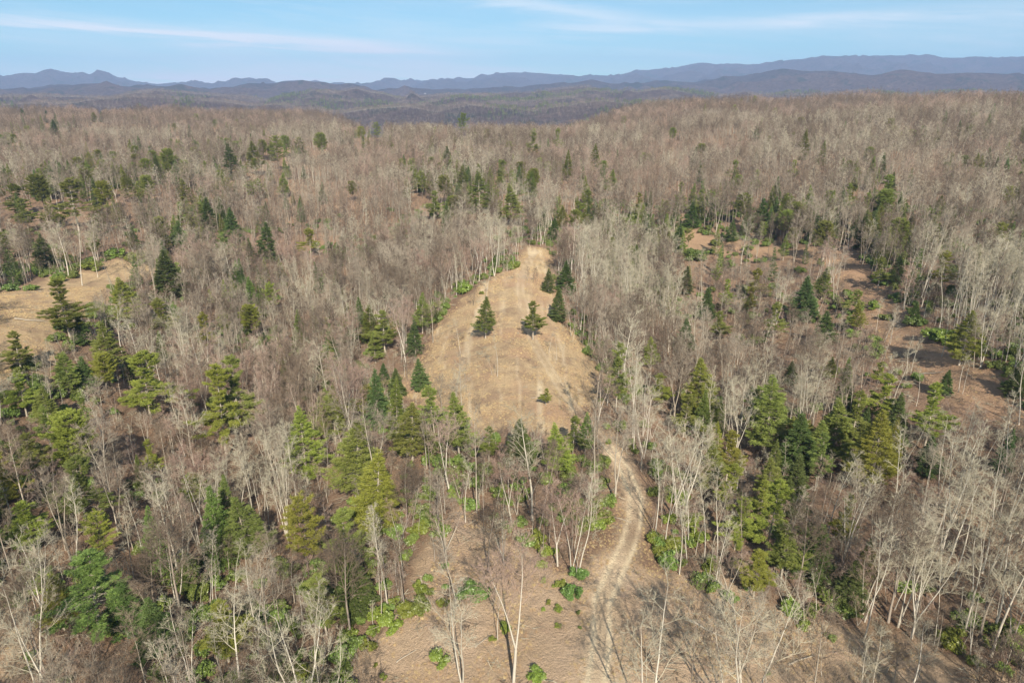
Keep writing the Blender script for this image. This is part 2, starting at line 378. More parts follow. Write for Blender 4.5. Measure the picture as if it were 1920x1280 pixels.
# ------------------------------------------------------------------ mesh helpers
def mesh_from(name, V, F3=None, F4=None, mats=(), mat_idx=None, smooth=False):
    me = bpy.data.meshes.new(name)
    V = np.asarray(V, np.float32).reshape(-1, 3)
    loops = []; starts = []; tot = []
    n3 = 0 if F3 is None else len(F3); n4 = 0 if F4 is None else len(F4)
    idx = []
    if n3: idx.append(np.asarray(F3, np.int32).ravel())
    if n4: idx.append(np.asarray(F4, np.int32).ravel())
    idx = np.concatenate(idx)
    totals = np.concatenate([np.full(n3, 3, np.int32), np.full(n4, 4, np.int32)])
    st = np.concatenate([[0], np.cumsum(totals)[:-1]]).astype(np.int32)
    me.vertices.add(len(V)); me.vertices.foreach_set("co", V.ravel())
    me.loops.add(len(idx)); me.loops.foreach_set("vertex_index", idx)
    me.polygons.add(len(totals)); me.polygons.foreach_set("loop_start", st); me.polygons.foreach_set("loop_total", totals)
    if mat_idx is not None: me.polygons.foreach_set("material_index", np.asarray(mat_idx, np.int32))
    if smooth: me.polygons.foreach_set("use_smooth", np.ones(len(totals), bool))
    me.update(calc_edges=True)
    for m in mats: me.materials.append(m)
    return me
def tag(o, label=None, cat=None, group=None, kind=None):
    if label: o['label'] = label
    if cat: o['category'] = cat
    if group: o['group'] = group
    if kind: o['kind'] = kind
    return o
def link(name, me, parent=None):
    o = bpy.data.objects.new(name, me); C.objects.link(o)
    if parent is not None: o.parent = parent
    return o
class Geo:
    """triangles gathered from tapering tubes, twigs and leaves"""
    def __init__(s): s.V = []; s.F = []; s.n = 0
    def add(s, V, F):
        s.V.append(np.asarray(V, float)); s.F.append(np.asarray(F, int) + s.n); s.n += len(V)
    def tube(s, P, R, sides=5):
        P = np.asarray(P, float); R = np.asarray(R, float); k = len(P)
        T = np.gradient(P, axis=0); T /= np.linalg.norm(T, axis=1)[:, None] + 1e-9
        up = np.array([0.31, 0.17, 0.93]) if abs(T[0][2]) < .8 else np.array([1, .1, 0.])
        A = np.cross(T, up); A /= np.linalg.norm(A, axis=1)[:, None] + 1e-9
        B = np.cross(T, A)
        an = np.linspace(0, 2 * np.pi, sides, endpoint=False)
        V = P[:, None, :] + R[:, None, None] * (np.cos(an)[None, :, None] * A[:, None, :] + np.sin(an)[None, :, None] * B[:, None, :])
        F = []
        for i in range(k - 1):
            for j in range(sides):
                a = i * sides + j; b = i * sides + (j + 1) % sides
                F.append((a, b, b + sides)); F.append((a, b + sides, a + sides))
        s.add(V.reshape(-1, 3), F)
    def cones(s, P, D, L, R, bend=None):
        """thin three-sided twigs"""
        P = np.asarray(P); D = np.asarray(D); n = len(P)
        if n == 0: return
        D = D / (np.linalg.norm(D, axis=1)[:, None] + 1e-9)
        U = np.cross(D, np.array([.3, .5, .81])); U /= np.linalg.norm(U, axis=1)[:, None] + 1e-9
        W = np.cross(D, U)
        V = np.zeros((n, 4, 3))
        for k, an in enumerate((0, 2.094, 4.189)):
            V[:, k] = P + R[:, None] * (math.cos(an) * U + math.sin(an) * W)
        V[:, 3] = P + D * L[:, None]
        b = np.arange(n)[:, None] * 4
        F = np.concatenate([b + [0, 1, 3], b + [1, 2, 3], b + [2, 0, 3]])
        s.add(V.reshape(-1, 3), F)
    def leaves(s, P, D, L, W, rng):
        """one narrow triangle each, turned at random about its own direction"""
        n = len(P); D = D / (np.linalg.norm(D, axis=1)[:, None] + 1e-9)
        Q = rng.normal(size=(n, 3)); U = np.cross(D, Q); U /= np.linalg.norm(U, axis=1)[:, None] + 1e-9
        V = np.zeros((n, 3, 3))
        V[:, 0] = P + U * (W / 2)[:, None]; V[:, 1] = P - U * (W / 2)[:, None]; V[:, 2] = P + D * L[:, None]
        s.add(V.reshape(-1, 3), np.arange(n * 3).reshape(-1, 3))
    def quads(s, P, N, S, rng):
        """leaf-sized diamonds facing roughly N"""
        n = len(P); N = N / (np.linalg.norm(N, axis=1)[:, None] + 1e-9)
        U = np.cross(N, rng.normal(size=(n, 3))); U /= np.linalg.norm(U, axis=1)[:, None] + 1e-9
        W = np.cross(N, U)
        V = np.zeros((n, 4, 3)); S = S[:, None]
        V[:, 0] = P - U * S; V[:, 1] = P + W * S * .5; V[:, 2] = P + U * S; V[:, 3] = P - W * S * .5
        b = np.arange(n)[:, None] * 4
        s.add(V.reshape(-1, 3), np.concatenate([b + [0, 1, 2], b + [0, 2, 3]]))
    def arrays(s):
        return np.concatenate(s.V), np.concatenate(s.F)
def two_part(name, ga, ma, gb, mb):
    """returns (mesh a, mesh b, joined mesh)"""
    Va, Fa = ga.arrays(); Vb, Fb = gb.arrays()
    A = mesh_from(name + "_wood", Va, Fa, mats=[ma], smooth=True)
    B = mesh_from(name + "_crown", Vb, Fb, mats=[mb])
    J = mesh_from(name + "_whole", np.concatenate([Va, Vb]), np.concatenate([Fa, Fb + len(Va)]), mats=[ma, mb],
                  mat_idx=np.concatenate([np.zeros(len(Fa)), np.ones(len(Fb))]))
    return A, B, J

# ------------------------------------------------------------------ leafless trees
def rot_about(d, axis, a):
    axis = axis / (np.linalg.norm(axis) + 1e-9)
    return d * math.cos(a) + np.cross(axis, d) * math.sin(a) + axis * np.dot(axis, d) * (1 - math.cos(a))
def path(rng, p, d, L, nseg, wander, lift):
    P = [p.copy()]; d = d / np.linalg.norm(d); step = L / nseg; D = [d]
    for _ in range(nseg):
        d = d + rng.normal(size=3) * wander + np.array([0, 0, lift]); d = d / np.linalg.norm(d)
        P.append(P[-1] + d * step); D.append(d)
    return np.array(P), np.array(D)
def bare_tree(name, seed, H=20., crown_from=.45, spread=3.2, limbs=14, subs=6, twigs=7, fine=2, forks=1, rad=.2, lean=.02,
              steep=.75, bark='grey', twig='twig', tw_r=.016, lod=0):
    rng = np.random.default_rng(seed)
    wood = Geo(); crown = Geo()
    stems = []
    base = np.zeros(3)
    if forks > 1 and rng.random() < .7:
        th = H * rng.uniform(.12, .3)
        P, D = path(rng, base, np.array([rng.normal() * lean, rng.normal() * lean, 1.]), th, 3, .02, 0)
        wood.tube(P - [0, 0, .3], np.linspace(rad * 1.15, rad * .95, 4), 7 if not lod else 4)
        org = P[-1] - [0, 0, .35]
    else: org = base - [0, 0, .3]; th = 0
    for f in range(forks):
        a = 2 * np.pi * (f / forks) + rng.uniform(0, 1)
        tilt = (0.05 if forks == 1 else .2) * rng.uniform(.6, 1.3)
        d = np.array([math.cos(a) * tilt, math.sin(a) * tilt, 1.])
        if forks == 1: d = np.array([rng.normal() * lean, rng.normal() * lean, 1.])
        L = (H - th) * (1 if f == 0 else rng.uniform(.75, .98))
        ns = 12 if not lod else 5
        P, D = path(rng, org, d, L, ns, .035, .012)
        r0 = .86 * rad * (1 if forks == 1 else .72)
        R = r0 * (1 - np.linspace(0, 1, ns + 1) ** 1.2 * .93); R[0] *= 1.25
        wood.tube(P, R, (7, 4, 3)[lod])
        stems.append((P, D, R, L))
    tP = []; tD = []; tL = []; tR = []
    for (P, D, R, L) in stems:
        nl = max(3, limbs // forks)
        ns = len(P) - 1
        for i in range(nl):
            t = crown_from + (1 - crown_from) * (i + rng.random()) / nl
            t = min(t, .985)
            x = t * ns; k = int(x); fr = x - k
            p = P[k] * (1 - fr) + P[min(k + 1, ns)] * fr; dd = D[k]
            az = i * 2.4 + rng.uniform(-.5, .5)
            el = steep * rng.uniform(.7, 1.3)   # angle off the stem
            u = (t - crown_from) / (1 - crown_from)
            Lb = spread * (1.25 - .85 * u) * rng.uniform(.65, 1.25)
            ax = np.cross(dd, [math.cos(az), math.sin(az), 0]); d0 = rot_about(dd, ax, el)
            nb = 5 if not lod else 2
            Q, E = path(rng, p, d0, Lb, nb, .10, .07)
            rb = max(R[k] * .52, .036) * (1 if lod < 2 else 1)
            crown.tube(Q, rb * (1 - np.linspace(0, 1, nb + 1) * .85), (4, 3, 3)[lod])
            nsb = subs
            for j in range(nsb):
                t2 = .25 + .75 * (j + rng.random()) / nsb
                x2 = min(t2, .98) * nb; k2 = int(x2)
                p2 = Q[k2] * (1 - (x2 - k2)) + Q[min(k2 + 1, nb)] * (x2 - k2)
                ax2 = np.cross(E[k2], rng.normal(size=3)); d2 = rot_about(E[k2], ax2, rng.uniform(.45, .95))
                L2 = Lb * rng.uniform(.3, .52) * (1.15 - .4 * t2) + .3
                if lod == 0:
                    Q2, E2 = path(rng, p2, d2, L2, 2, .12, .08)
                    crown.tube(Q2, np.array([rb * .5, rb * .36, rb * .15]), 3)
                else:
                    Q2 = np.array([p2, p2 + d2 * L2]); E2 = np.array([d2, d2])
                    crown.cones(p2[None], d2[None], np.array([L2]), np.array([max(rb * .4, .025 * lod)]))
                for q in range(twigs):
                    t3 = .15 + .85 * rng.random(); kk = min(int(t3 * (len(Q2) - 1)), len(Q2) - 2); fr = t3 * (len(Q2) - 1) - kk
                    p3 = Q2[kk] * (1 - fr) + Q2[kk + 1] * fr
                    d3 = E2[kk] + rng.normal(size=3) * .55 + [0, 0, .18]; l3 = L2 * rng.uniform(.3, .7) + .15
                    tP.append(p3); tD.append(d3); tL.append(l3); tR.append(tw_r)
                    dn = d3 / np.linalg.norm(d3)
                    for _ in range(fine):
                        s = rng.uniform(.2, .9)
                        tP.append(p3 + dn * l3 * s); tD.append(dn + rng.normal(size=3) * .6 + [0, 0, .15]); tL.append(l3 * rng.uniform(.35, .65)); tR.append(tw_r * .7)
    crown.cones(np.array(tP), np.array(tD), np.array(tL), np.array(tR))
    # lower dead snags on the bole
    return two_part(name, wood, MB[bark], crown, MB[twig]) + (H,)
BARE_SPECS = [   # description used in the labels, then the shape
 ("tall straight grey", dict(seed=1, H=22, crown_from=.5, spread=3.2, limbs=16, subs=6, twigs=6, rad=.19, bark='grey', twig='twig')),
 ("slender grey", dict(seed=2, H=18, crown_from=.45, spread=2.2, limbs=14, subs=5, twigs=6, rad=.12, bark='grey', twig='twig')),
 ("broad forked pale", dict(seed=3, H=20, crown_from=.35, spread=4.6, limbs=20, subs=7, twigs=7, forks=3, rad=.22, bark='pale', twig='paletwig', steep=.8)),
 ("pinkish-twigged", dict(seed=4, H=18, crown_from=.38, spread=3.6, limbs=20, subs=7, twigs=8, forks=2, rad=.16, bark='pale', twig='redtwig', steep=.7)),
 ("white-barked slender", dict(seed=5, H=20, crown_from=.5, spread=2.4, limbs=14, subs=5, twigs=5, rad=.14, bark='pale', twig='paletwig')),
 ("round-crowned grey", dict(seed=6, H=17, crown_from=.35, spread=4.2, limbs=20, subs=7, twigs=8, forks=2, rad=.2, bark='grey', twig='twig', steep=.85)),
 ("twin-stemmed grey", dict(seed=7, H=20, crown_from=.5, spread=3.0, limbs=18, subs=6, twigs=6, forks=2, rad=.19, bark='grey', twig='twig', steep=.6)),
 ("brown-twigged", dict(seed=8, H=18, crown_from=.4, spread=3.4, limbs=18, subs=6, twigs=8, rad=.16, bark='grey', twig='browntwig')),
 ("pole-thin sparse", dict(seed=9, H=17, crown_from=.62, spread=1.6, limbs=9, subs=4, twigs=4, rad=.10, bark='pale', twig='paletwig')),
 ("wide-armed pale", dict(seed=10, H=21, crown_from=.4, spread=5.0, limbs=16, subs=7, twigs=7, forks=1, rad=.26, bark='pale', twig='paletwig', steep=.95)),
 ("bent grey", dict(seed=12, H=18, crown_from=.45, spread=3.4, limbs=14, subs=6, twigs=6, rad=.15, lean=.16, bark='grey', twig='twig')),
 ("dark dead", dict(seed=13, H=8, crown_from=.3, spread=1.6, limbs=12, subs=4, twigs=3, rad=.10, lean=.12, bark='dark', twig='browntwig')),
]
for _i in range(11):
    _k = dict(BARE_SPECS[_i][1]); _r = random.Random(_i)
    _k.update(seed=_k['seed'] + 200, H=_k['H'] * _r.uniform(.92, 1.08), crown_from=_k['crown_from'] * _r.uniform(.85, 1.1), spread=_k['spread'] * _r.uniform(.85, 1.15),
              limbs=int(_k['limbs'] * _r.uniform(.9, 1.2)), lean=_k.get('lean', .02) + .03)
    if _i == 2: _k['forks'] = 2
    if _i in (5, 9): _k['forks'] = 3 - _k.get('forks', 1)
    if _i in (0, 1, 5, 6, 10): _k['twig'] = 'oaktwig'; _k['bark'] = 'oak'
    BARE_SPECS.append((BARE_SPECS[_i][0].replace('grey', 'dark grey') if _i in (0, 1, 5, 6, 10) else BARE_SPECS[_i][0], _k))
BARE = [bare_tree("leafless_tree_%s" % "abcdefghijklmnopqrstuvwxyz"[i], **s[1]) for i, s in enumerate(BARE_SPECS)]
MIDB = []
for i, s in enumerate(BARE_SPECS[:11]):
    kw = dict(s[1])
    kw['twig'] = ('oaktwig', 'browntwig', 'twig', 'redtwig', 'paletwig', 'oaktwig', 'twig', 'browntwig', 'browntwig', 'oaktwig', 'twig')[i]
    kw['bark'] = ('grey', 'oak', 'grey', 'grey', 'pale', 'oak', 'grey', 'oak', 'grey', 'oak', 'grey')[i]
    kw.update(seed=kw['seed'] + 50, limbs=int(kw['limbs'] * .8), subs=5, twigs=5, fine=1, tw_r=.03, lod=1)
    MIDB.append(bare_tree("midway_tree_%s" % "abcdefghijklmn"[i], **kw))
FARB = []
for i, s in enumerate([BARE_SPECS[k] for k in (0, 5, 3, 7, 2, 6)]):
    kw = dict(s[1])
    kw['twig'] = ('oaktwig', 'oaktwig', 'redtwig', 'oaktwig', 'browntwig', 'oaktwig')[i]
    kw['bark'] = ('oak', 'oak', 'oak', 'oak', 'grey', 'oak')[i]
    kw.update(seed=kw['seed'] + 90, limbs=12, subs=3, twigs=4, fine=0, tw_r=.06, lod=2, forks=min(kw.get('forks', 1), 2), rad=kw['rad'] * 1.3)
    FARB.append(bare_tree("far_tree_%s" % "abcdefgh"[i], **kw))

# ------------------------------------------------------------------ evergreens
def pine(name, seed, H=20., R=3.6, base=.15, top_pow=.9, gap=.75, dens=1.0, upturn=.25, irregular=.25, leaf='pine', tuft=.42, tw=.085, shape='cone', rad=.2, bark='grey', lod=0):
    rng = np.random.default_rng(seed)
    wood = Geo(); fol = Geo()
    P, D = path(rng, np.array([0, 0, -.3]), np.array([rng.normal() * .015, rng.normal() * .015, 1.]), H + .3, 10, .008, .0)
    wood.tube(P, rad * (1 - np.linspace(0, 1, 11) * .93), 7 if not lod else 4)
    tp = []; td = []
    z = H * base; lop = rng.uniform(0, 6.28)
    while z < H * .985:
        u = (z / H - base) / (1 - base)
        if shape == 'cone': prof = (1 - u) ** top_pow * min(1, .55 + u * 3.5)
        elif shape == 'round': prof = math.sqrt(max(0, 1 - (2 * u - 1) ** 2)) * (1.05 - .15 * u) + .06
        else: prof = ((1 - u) ** .7) * (.55 + .45 * math.sin(u * 9 + seed)) + .12
        nb = int(rng.integers(5, 8)) if u < .9 else 4
        x = z / H * 10; k = min(int(x), 9); c = P[k] * (1 - (x - k)) + P[k + 1] * (x - k)
        for b in range(nb):
            if rng.random() < irregular * .5: continue
            az = 2 * np.pi * b / nb + rng.uniform(-.35, .35) + z
            L = R * prof * rng.uniform(1 - irregular, 1 + irregular * .6) * (1 + .18 * math.cos(az - lop))
            if L < .25: L = .25
            el = -.12 + .75 * u ** 2 + rng.normal() * .07
            d = np.array([math.cos(az) * math.cos(el), math.sin(az) * math.cos(el), math.sin(el)])
            ns = 4
            Q, E = path(rng, c + [0, 0, rng.uniform(-.15, .15)], d, L, ns, .05, upturn * .25)
            wood.tube(Q, np.linspace(.05, .012, ns + 1) * (1 - .5 * u), 3)
            n = max(4, int(L * 12 * dens))
            t = rng.uniform(.3 if L > 1.2 else .05, 1.0, n) ** .8
            kk = np.minimum((t * ns).astype(int), ns - 1); fr = (t * ns - kk)[:, None]
            pts = Q[kk] * (1 - fr) + Q[kk + 1] * fr
            side = np.cross(E[kk], [0, 0, 1.]); sd = rng.uniform(-1, 1, n)
            wdt = np.minimum(.34 * L, 1.0) * (1.05 - t * .75)
            pts = pts + side * (sd * wdt)[:, None] + np.c_[np.zeros(n), np.zeros(n), rng.normal(size=n) * .08 + .05]
            dirs = E[kk] + side * (sd * .9)[:, None] + [0, 0, .25]
            tp.append(pts); td.append(dirs)
        z += gap * rng.uniform(.75, 1.25) * (1 - .3 * u)
    tp.append(P[-1][None] + rng.normal(size=(6, 3)) * .08); td.append(rng.normal(size=(6, 3)) * .3 + [0, 0, 1])
    tp = np.concatenate(tp); td = np.concatenate(td)
    nn = 7 if not lod else 3
    m = len(tp)
    PP = np.repeat(tp, nn, 0) + rng.normal(size=(m * nn, 3)) * .06
    DD = np.repeat(td / np.linalg.norm(td, axis=1)[:, None], nn, 0) + rng.normal(size=(m * nn, 3)) * .62
    s = 1.0 if not lod else 1.9
    fol.leaves(PP, DD, tuft * rng.uniform(.7, 1.2, m * nn), np.full(m * nn, tw * s), rng)
    return two_part(name, wood, MB[bark], fol, ML[leaf]) + (H, R)
PINES = {
 'cone': [pine("cone_pine_a", 21, R=3.6, base=.22), pine("cone_pine_b", 22, R=3.3, base=.2, irregular=.3), pine("cone_pine_c", 23, R=4.0, base=.2, gap=.8, dens=.95)],
 'open': [pine("open_pine_a", 31, R=3.8, base=.3, shape='open', gap=.9, irregular=.4, upturn=.35, dens=1.5), pine("open_pine_b", 32, R=4.2, base=.35, shape='open', gap=1.0, irregular=.4, upturn=.3, dens=1.5)],
 'round': [pine("round_pine_a", 41, H=18, R=3.4, base=.38, shape='round', gap=.7, irregular=.3, upturn=.6, dens=1.4, bark='dark'), pine("round_pine_b", 42, H=18, R=3.0, base=.34, shape='round', gap=.8, irregular=.5, upturn=.5, bark='dark')],
 'hemlock': [pine("hemlock_a", 51, H=15, R=2.8, base=.05, gap=.5, dens=1.25, upturn=-.1, irregular=.2, leaf='hemlock', tuft=.3, tw=.09), pine("hemlock_b", 52, H=14, R=3.0, base=.04, gap=.55, dens=1.2, upturn=-.05, irregular=.3, leaf='hemlock', tuft=.3, tw=.09)],
}
PINE_FAR = [pine("far_pine_a", 61, R=3.6, base=.12, gap=1.3, dens=.7, lod=1, tuft=.7), pine("far_pine_b", 62, H=18, R=3.4, base=.5, shape='round', gap=1.1, dens=.9, irregular=.4, lod=1, tuft=.7), pine("far_pine_c", 63, H=15, R=3., base=.05, gap=1.0, dens=.8, leaf='hemlock', lod=1, tuft=.6)]
def shrub(name, seed, W=2., H=1.6, lumps=7, n=4200, leaf='laurel', size=.115):
    rng = np.random.default_rng(seed); g = Geo()
    for _ in range(lumps):
        a = rng.uniform(0, 6.28); q = rng.uniform(0, 1) ** .6 * W * .5
        cx, cy = math.cos(a) * q, math.sin(a) * q; r = rng.uniform(.14, .36) * W * .62; cz = H * rng.uniform(.12, .7) * (1 - .45 * q / W)
        m = int(n / lumps * (r / (.25 * W * .62)) ** 1.5)
        d = rng.normal(size=(m, 3)); d[:, 2] = np.abs(d[:, 2]) * 1.1 - .5; d /= np.linalg.norm(d, axis=1)[:, None]
        lump = 1 + .35 * np.sin(d[:, 0] * 7 + a) * np.sin(d[:, 1] * 6 + d[:, 2] * 5)
        rr = r * rng.uniform(.3, 1.1, m) ** .6 * lump * np.where(rng.random(m) < .12, rng.uniform(1, 1.45, m), 1)
        P = d * rr[:, None] * [1, 1, .9] + [cx, cy, cz]; P[:, 2] = np.maximum(P[:, 2], .05)
        g.quads(P, d + rng.normal(size=(m, 3)) * .7 + [0, 0, .3], size * rng.uniform(.6, 1.4, m), rng)
    V, F = g.arrays()
    return mesh_from(name, V, F, mats=[ML[leaf]])
SHRUBS = [shrub("evergreen_shrub_%s" % "abcd"[i], 70 + i, W=2.2, H=1.8, lumps=15 + 3 * i) for i in range(4)]
def brush_clump(name, seed, H=2.2, n=26, tw='browntwig'):
    rng = np.random.default_rng(seed); g = Geo(); P = []; D = []; L = []; R = []
    for _ in range(n):
        p = np.array([rng.normal() * .5, rng.normal() * .5, -.05]); d = np.array([rng.normal() * .28, rng.normal() * .28, 1.]); l = H * rng.uniform(.4, 1)
        P.append(p); D.append(d); L.append(l); R.append(.022)
        dn = d / np.linalg.norm(d)
        for _ in range(6):
            s = rng.uniform(.3, .95); P.append(p + dn * l * s); D.append(dn + rng.normal(size=3) * .55); L.append(l * rng.uniform(.15, .4)); R.append(.012)
    g.cones(np.array(P), np.array(D), np.array(L), np.array(R)); V, F = g.arrays()
    return mesh_from(name, V, F, mats=[MB[tw]])
def debris(name, seed, n=26, mat='twig'):
    rng = np.random.default_rng(seed); g = Geo()
    P = np.c_[rng.normal(size=n) * .9, rng.normal(size=n) * .9, rng.uniform(.02, .25, n)]
    a = rng.uniform(0, 6.28, n); D = np.c_[np.cos(a), np.sin(a), rng.normal(size=n) * .15]
    g.cones(P, D, rng.uniform(.4, 2.2, n), rng.uniform(.015, .05, n)); V, F = g.arrays()
    return mesh_from(name, V, F, mats=[MB[mat]])
def tuft(name, seed, n=46, H=.75):
    rng = np.random.default_rng(seed); g = Geo()
    P = np.c_[rng.normal(size=n) * .22, rng.normal(size=n) * .22, np.zeros(n) - .03]
    D = np.c_[rng.normal(size=n) * .45, rng.normal(size=n) * .45, np.ones(n)]
    g.leaves(P, D, H * rng.uniform(.5, 1.1, n), np.full(n, .055), rng); V, F = g.arrays()
    return mesh_from(name, V, F, mats=[ML['straw']])

# ------------------------------------------------------------------ ground, far hills, mountains
def polar(name, r0, r1, rr, azs, mat, fine=True, cover=False, smooth=True):
    R = rr if not isinstance(rr, int) else np.geomspace(r0, r1, rr); A = np.radians(azs)
    RR, AA = np.meshgrid(R, A, indexing='ij')
    X = RR * np.sin(AA); Y = RR * np.cos(AA); Z = terrain(X, Y)
    if fine: Z = Z + fbm(X / 1.3, Y / 1.3, 61, 3) * .16
    cov = None
    if cover:
        up = cover_amount(CLEAR_UP, X, Y, 2.5); low = cover_amount(CLEAR_LOW, X, Y, 2.5); rt = cover_amount(CLEAR_RIGHT, X, Y, 4.)
        rb = cover_amount(CLEAR_RB, X, Y, 4.); lf = cover_amount(CLEAR_LEFT, X, Y, 3.); ll = cover_amount(CLEAR_LL, X, Y, 3.)
        dT = poly_dist(TRACK[0], X, Y, False)
        ruts = np.maximum(np.exp(-((dT - 1.0) / .42) ** 2), .30 * np.exp(-(dT / 2.2) ** 4))
        ntr = np.clip(1.05 + fbm(X / 5, Y / 5, 81, 3), 0, 1)
        g = np.clip(ruts * np.where(Y < 125, 1.15, .5) * ntr, 0, 1)
        # the older skid trails that fan out over the cleared spur
        inup = up
        wx = X + 2.5 * fbm(X / 25, Y / 50, 5); rows = inup * .8 * np.clip(3.2 * fbm(wx / 1.5, Y / 45, 6, 2) - .55, 0, 1) * np.clip(.7 + fbm(X / 12, Y / 12, 7), 0, 1)
        g = np.maximum(g, rows)
        near = np.clip(low + ll, 0, 1)
        patch = np.clip(.5 + 1.4 * fbm(X / 7, Y / 7, 91, 4), 0, 1)
        grass = np.maximum.reduce([up * (.75 + .25 * patch), low * (.35 * patch + .1), rt * .25 * patch, lf * .95, rb * .3, ll * .3])
        slash = np.clip(low * (1 - .5 * patch) + ll * .8, 0, 1)
        soilm = np.clip(rt * (1 - .4 * patch) + rb * .6 * patch + up * np.clip(2.2 * fbm(X / 9, Y / 9, 95, 3) - .25, 0, .75), 0, 1)
        cov = (grass, g, slash, soilm)
        Z = Z - ruts * .12
    V = np.stack([X, Y, Z], -1).reshape(-1, 3)
    nr, na = X.shape
    i = np.arange(nr - 1)[:, None] * na + np.arange(na - 1)[None, :]
    F = np.stack([i, i + na, i + na + 1, i + 1], -1).reshape(-1, 4)[:, ::-1]
    me = mesh_from(name, V, None, F, mats=[mat], smooth=smooth)
    if cov:
        z = np.ones(V.shape[0])
        a = me.color_attributes.new("cover", 'FLOAT_COLOR', 'POINT'); a.data.foreach_set("color", np.stack([cov[0].ravel(), cov[1].ravel(), cov[2].ravel(), z], -1).astype(np.float32).ravel())
        b = me.color_attributes.new("soil", 'FLOAT_COLOR', 'POINT'); b.data.foreach_set("color", np.stack([cov[3].ravel(), z, z, z], -1).astype(np.float32).ravel())
    return tag(link(name, me), kind='structure')
azs = np.concatenate([np.arange(-178, -60, 6.), np.arange(-60, -48, 1.), np.arange(-48, 48.01, .24), np.arange(49, 60.5, 1.), np.arange(66, 183, 6.)])
polar("ground", 4, 2300, np.concatenate([np.geomspace(2, 36, 16)[:-1], np.geomspace(36, 420, 480)[:-1], np.geomspace(420, 2300, 190)]), azs, mat_ground(), True, True)
HILLS = mat_hills("wooded_hills", (.175, .125, .11), (.25, .175, .15), (.06, .08, .05))
azf = np.arange(-58, 58.01, .22)
polar("hills", 2260, 6200, 210, azf, HILLS, False)
polar("mountains", 6150, 15800, 130, azf, mat_hills("mountain_woods", (.115, .095, .095), (.17, .135, .125), (.05, .07, .05)), False)

# ------------------------------------------------------------------ scattering as stuff
def src_collection(name, meshes, colors=None):
    col = bpy.data.collections.new(name)
    for i, me in enumerate(meshes):
        o = bpy.data.objects.new("%s_%02d" % (name, i), me); col.objects.link(o)
        if colors: o.color = colors[i]
    return col
def scatter(name, col, P, idx, rot, scale, label, cat):
    me = bpy.data.meshes.new(name); n = len(P)
    me.vertices.add(n); me.vertices.foreach_set("co", np.asarray(P, np.float32).ravel())
    a = me.attributes.new("pick", 'INT', 'POINT'); a.data.foreach_set("value", np.asarray(idx, np.int32))
    a = me.attributes.new("turn", 'FLOAT_VECTOR', 'POINT'); a.data.foreach_set("vector", np.asarray(rot, np.float32).ravel())
    a = me.attributes.new("size", 'FLOAT_VECTOR', 'POINT'); a.data.foreach_set("vector", np.asarray(scale, np.float32).ravel())
    o = link(name, me)
    nt = bpy.data.node_groups.new(name, 'GeometryNodeTree')
    nt.interface.new_socket("Geometry", in_out='INPUT', socket_type='NodeSocketGeometry')
    nt.interface.new_socket("Geometry", in_out='OUTPUT', socket_type='NodeSocketGeometry')
    gi = nt.nodes.new("NodeGroupInput"); go = nt.nodes.new("NodeGroupOutput")
    ci = nt.nodes.new("GeometryNodeCollectionInfo"); ci.inputs["Collection"].default_value = col
    ci.inputs["Separate Children"].default_value = True; ci.inputs["Reset Children"].default_value = True
    ip = nt.nodes.new("GeometryNodeInstanceOnPoints"); ip.inputs["Pick Instance"].default_value = True
    def na(nm, t):
        x = nt.nodes.new("GeometryNodeInputNamedAttribute"); x.data_type = t; x.inputs["Name"].default_value = nm
        return [s for s in x.outputs if s.enabled and s.name == "Attribute"][0]
    e = nt.nodes.new("FunctionNodeEulerToRotation")
    L = nt.links
    L.new(gi.outputs[0], ip.inputs["Points"]); L.new(ci.outputs[0], ip.inputs["Instance"])
    L.new(na("pick", 'INT'), ip.inputs["Instance Index"])
    L.new(na("turn", 'FLOAT_VECTOR'), e.inputs[0]); L.new(e.outputs[0], ip.inputs["Rotation"])
    L.new(na("size", 'FLOAT_VECTOR'), ip.inputs["Scale"])
    L.new(ip.outputs[0], go.inputs[0])
    md = o.modifiers.new("scatter", 'NODES'); md.node_group = nt
    tag(o, label, cat, kind='stuff')
    return o
def grid_points(rng, r0, r1, spacing, half=50.):
    """jittered points in the wedge in front of the camera"""
    xs = np.arange(-r1 * math.sin(math.radians(half)), r1 * math.sin(math.radians(half)), spacing)
    ys = np.arange(0, r1, spacing)
    X, Y = np.meshgrid(xs, ys); X = X.ravel() + rng.uniform(-.48, .48, X.size) * spacing; Y = Y.ravel() + rng.uniform(-.48, .48, Y.size) * spacing
    r = np.hypot(X, Y); a = np.degrees(np.arctan2(X, Y))
    k = (r >= r0) & (r < r1) & (np.abs(a) < half)
    return X[k], Y[k]

# ------------------------------------------------------------------ haze
def make_haze():
    x0, x1, y0, y1, z0, z1 = -16000, 16000, -3000, 16500, -420, 800
    V = [(x, y, z) for x in (x0, x1) for y in (y0, y1) for z in (z0, z1)]
    F = [(0, 1, 3, 2), (4, 6, 7, 5), (0, 4, 5, 1), (2, 3, 7, 6), (0, 2, 6, 4), (1, 5, 7, 3)]
    m = bpy.data.materials.new("haze_air"); m.use_nodes = True; nt = m.node_tree; nt.nodes.clear()
    out = nd(nt, "ShaderNodeOutputMaterial"); v = nd(nt, "ShaderNodeVolumePrincipled")
    v.inputs["Color"].default_value = (.45, .63, 1.0, 1); v.inputs["Density"].default_value = HAZE
    v.inputs["Anisotropy"].default_value = 0.0
    nt.links.new(v.outputs[0], out.inputs["Volume"])
    tag(link("haze", mesh_from("haze", V, None, F, mats=[m])), kind='stuff')
HAZE = 0.000078
make_haze()

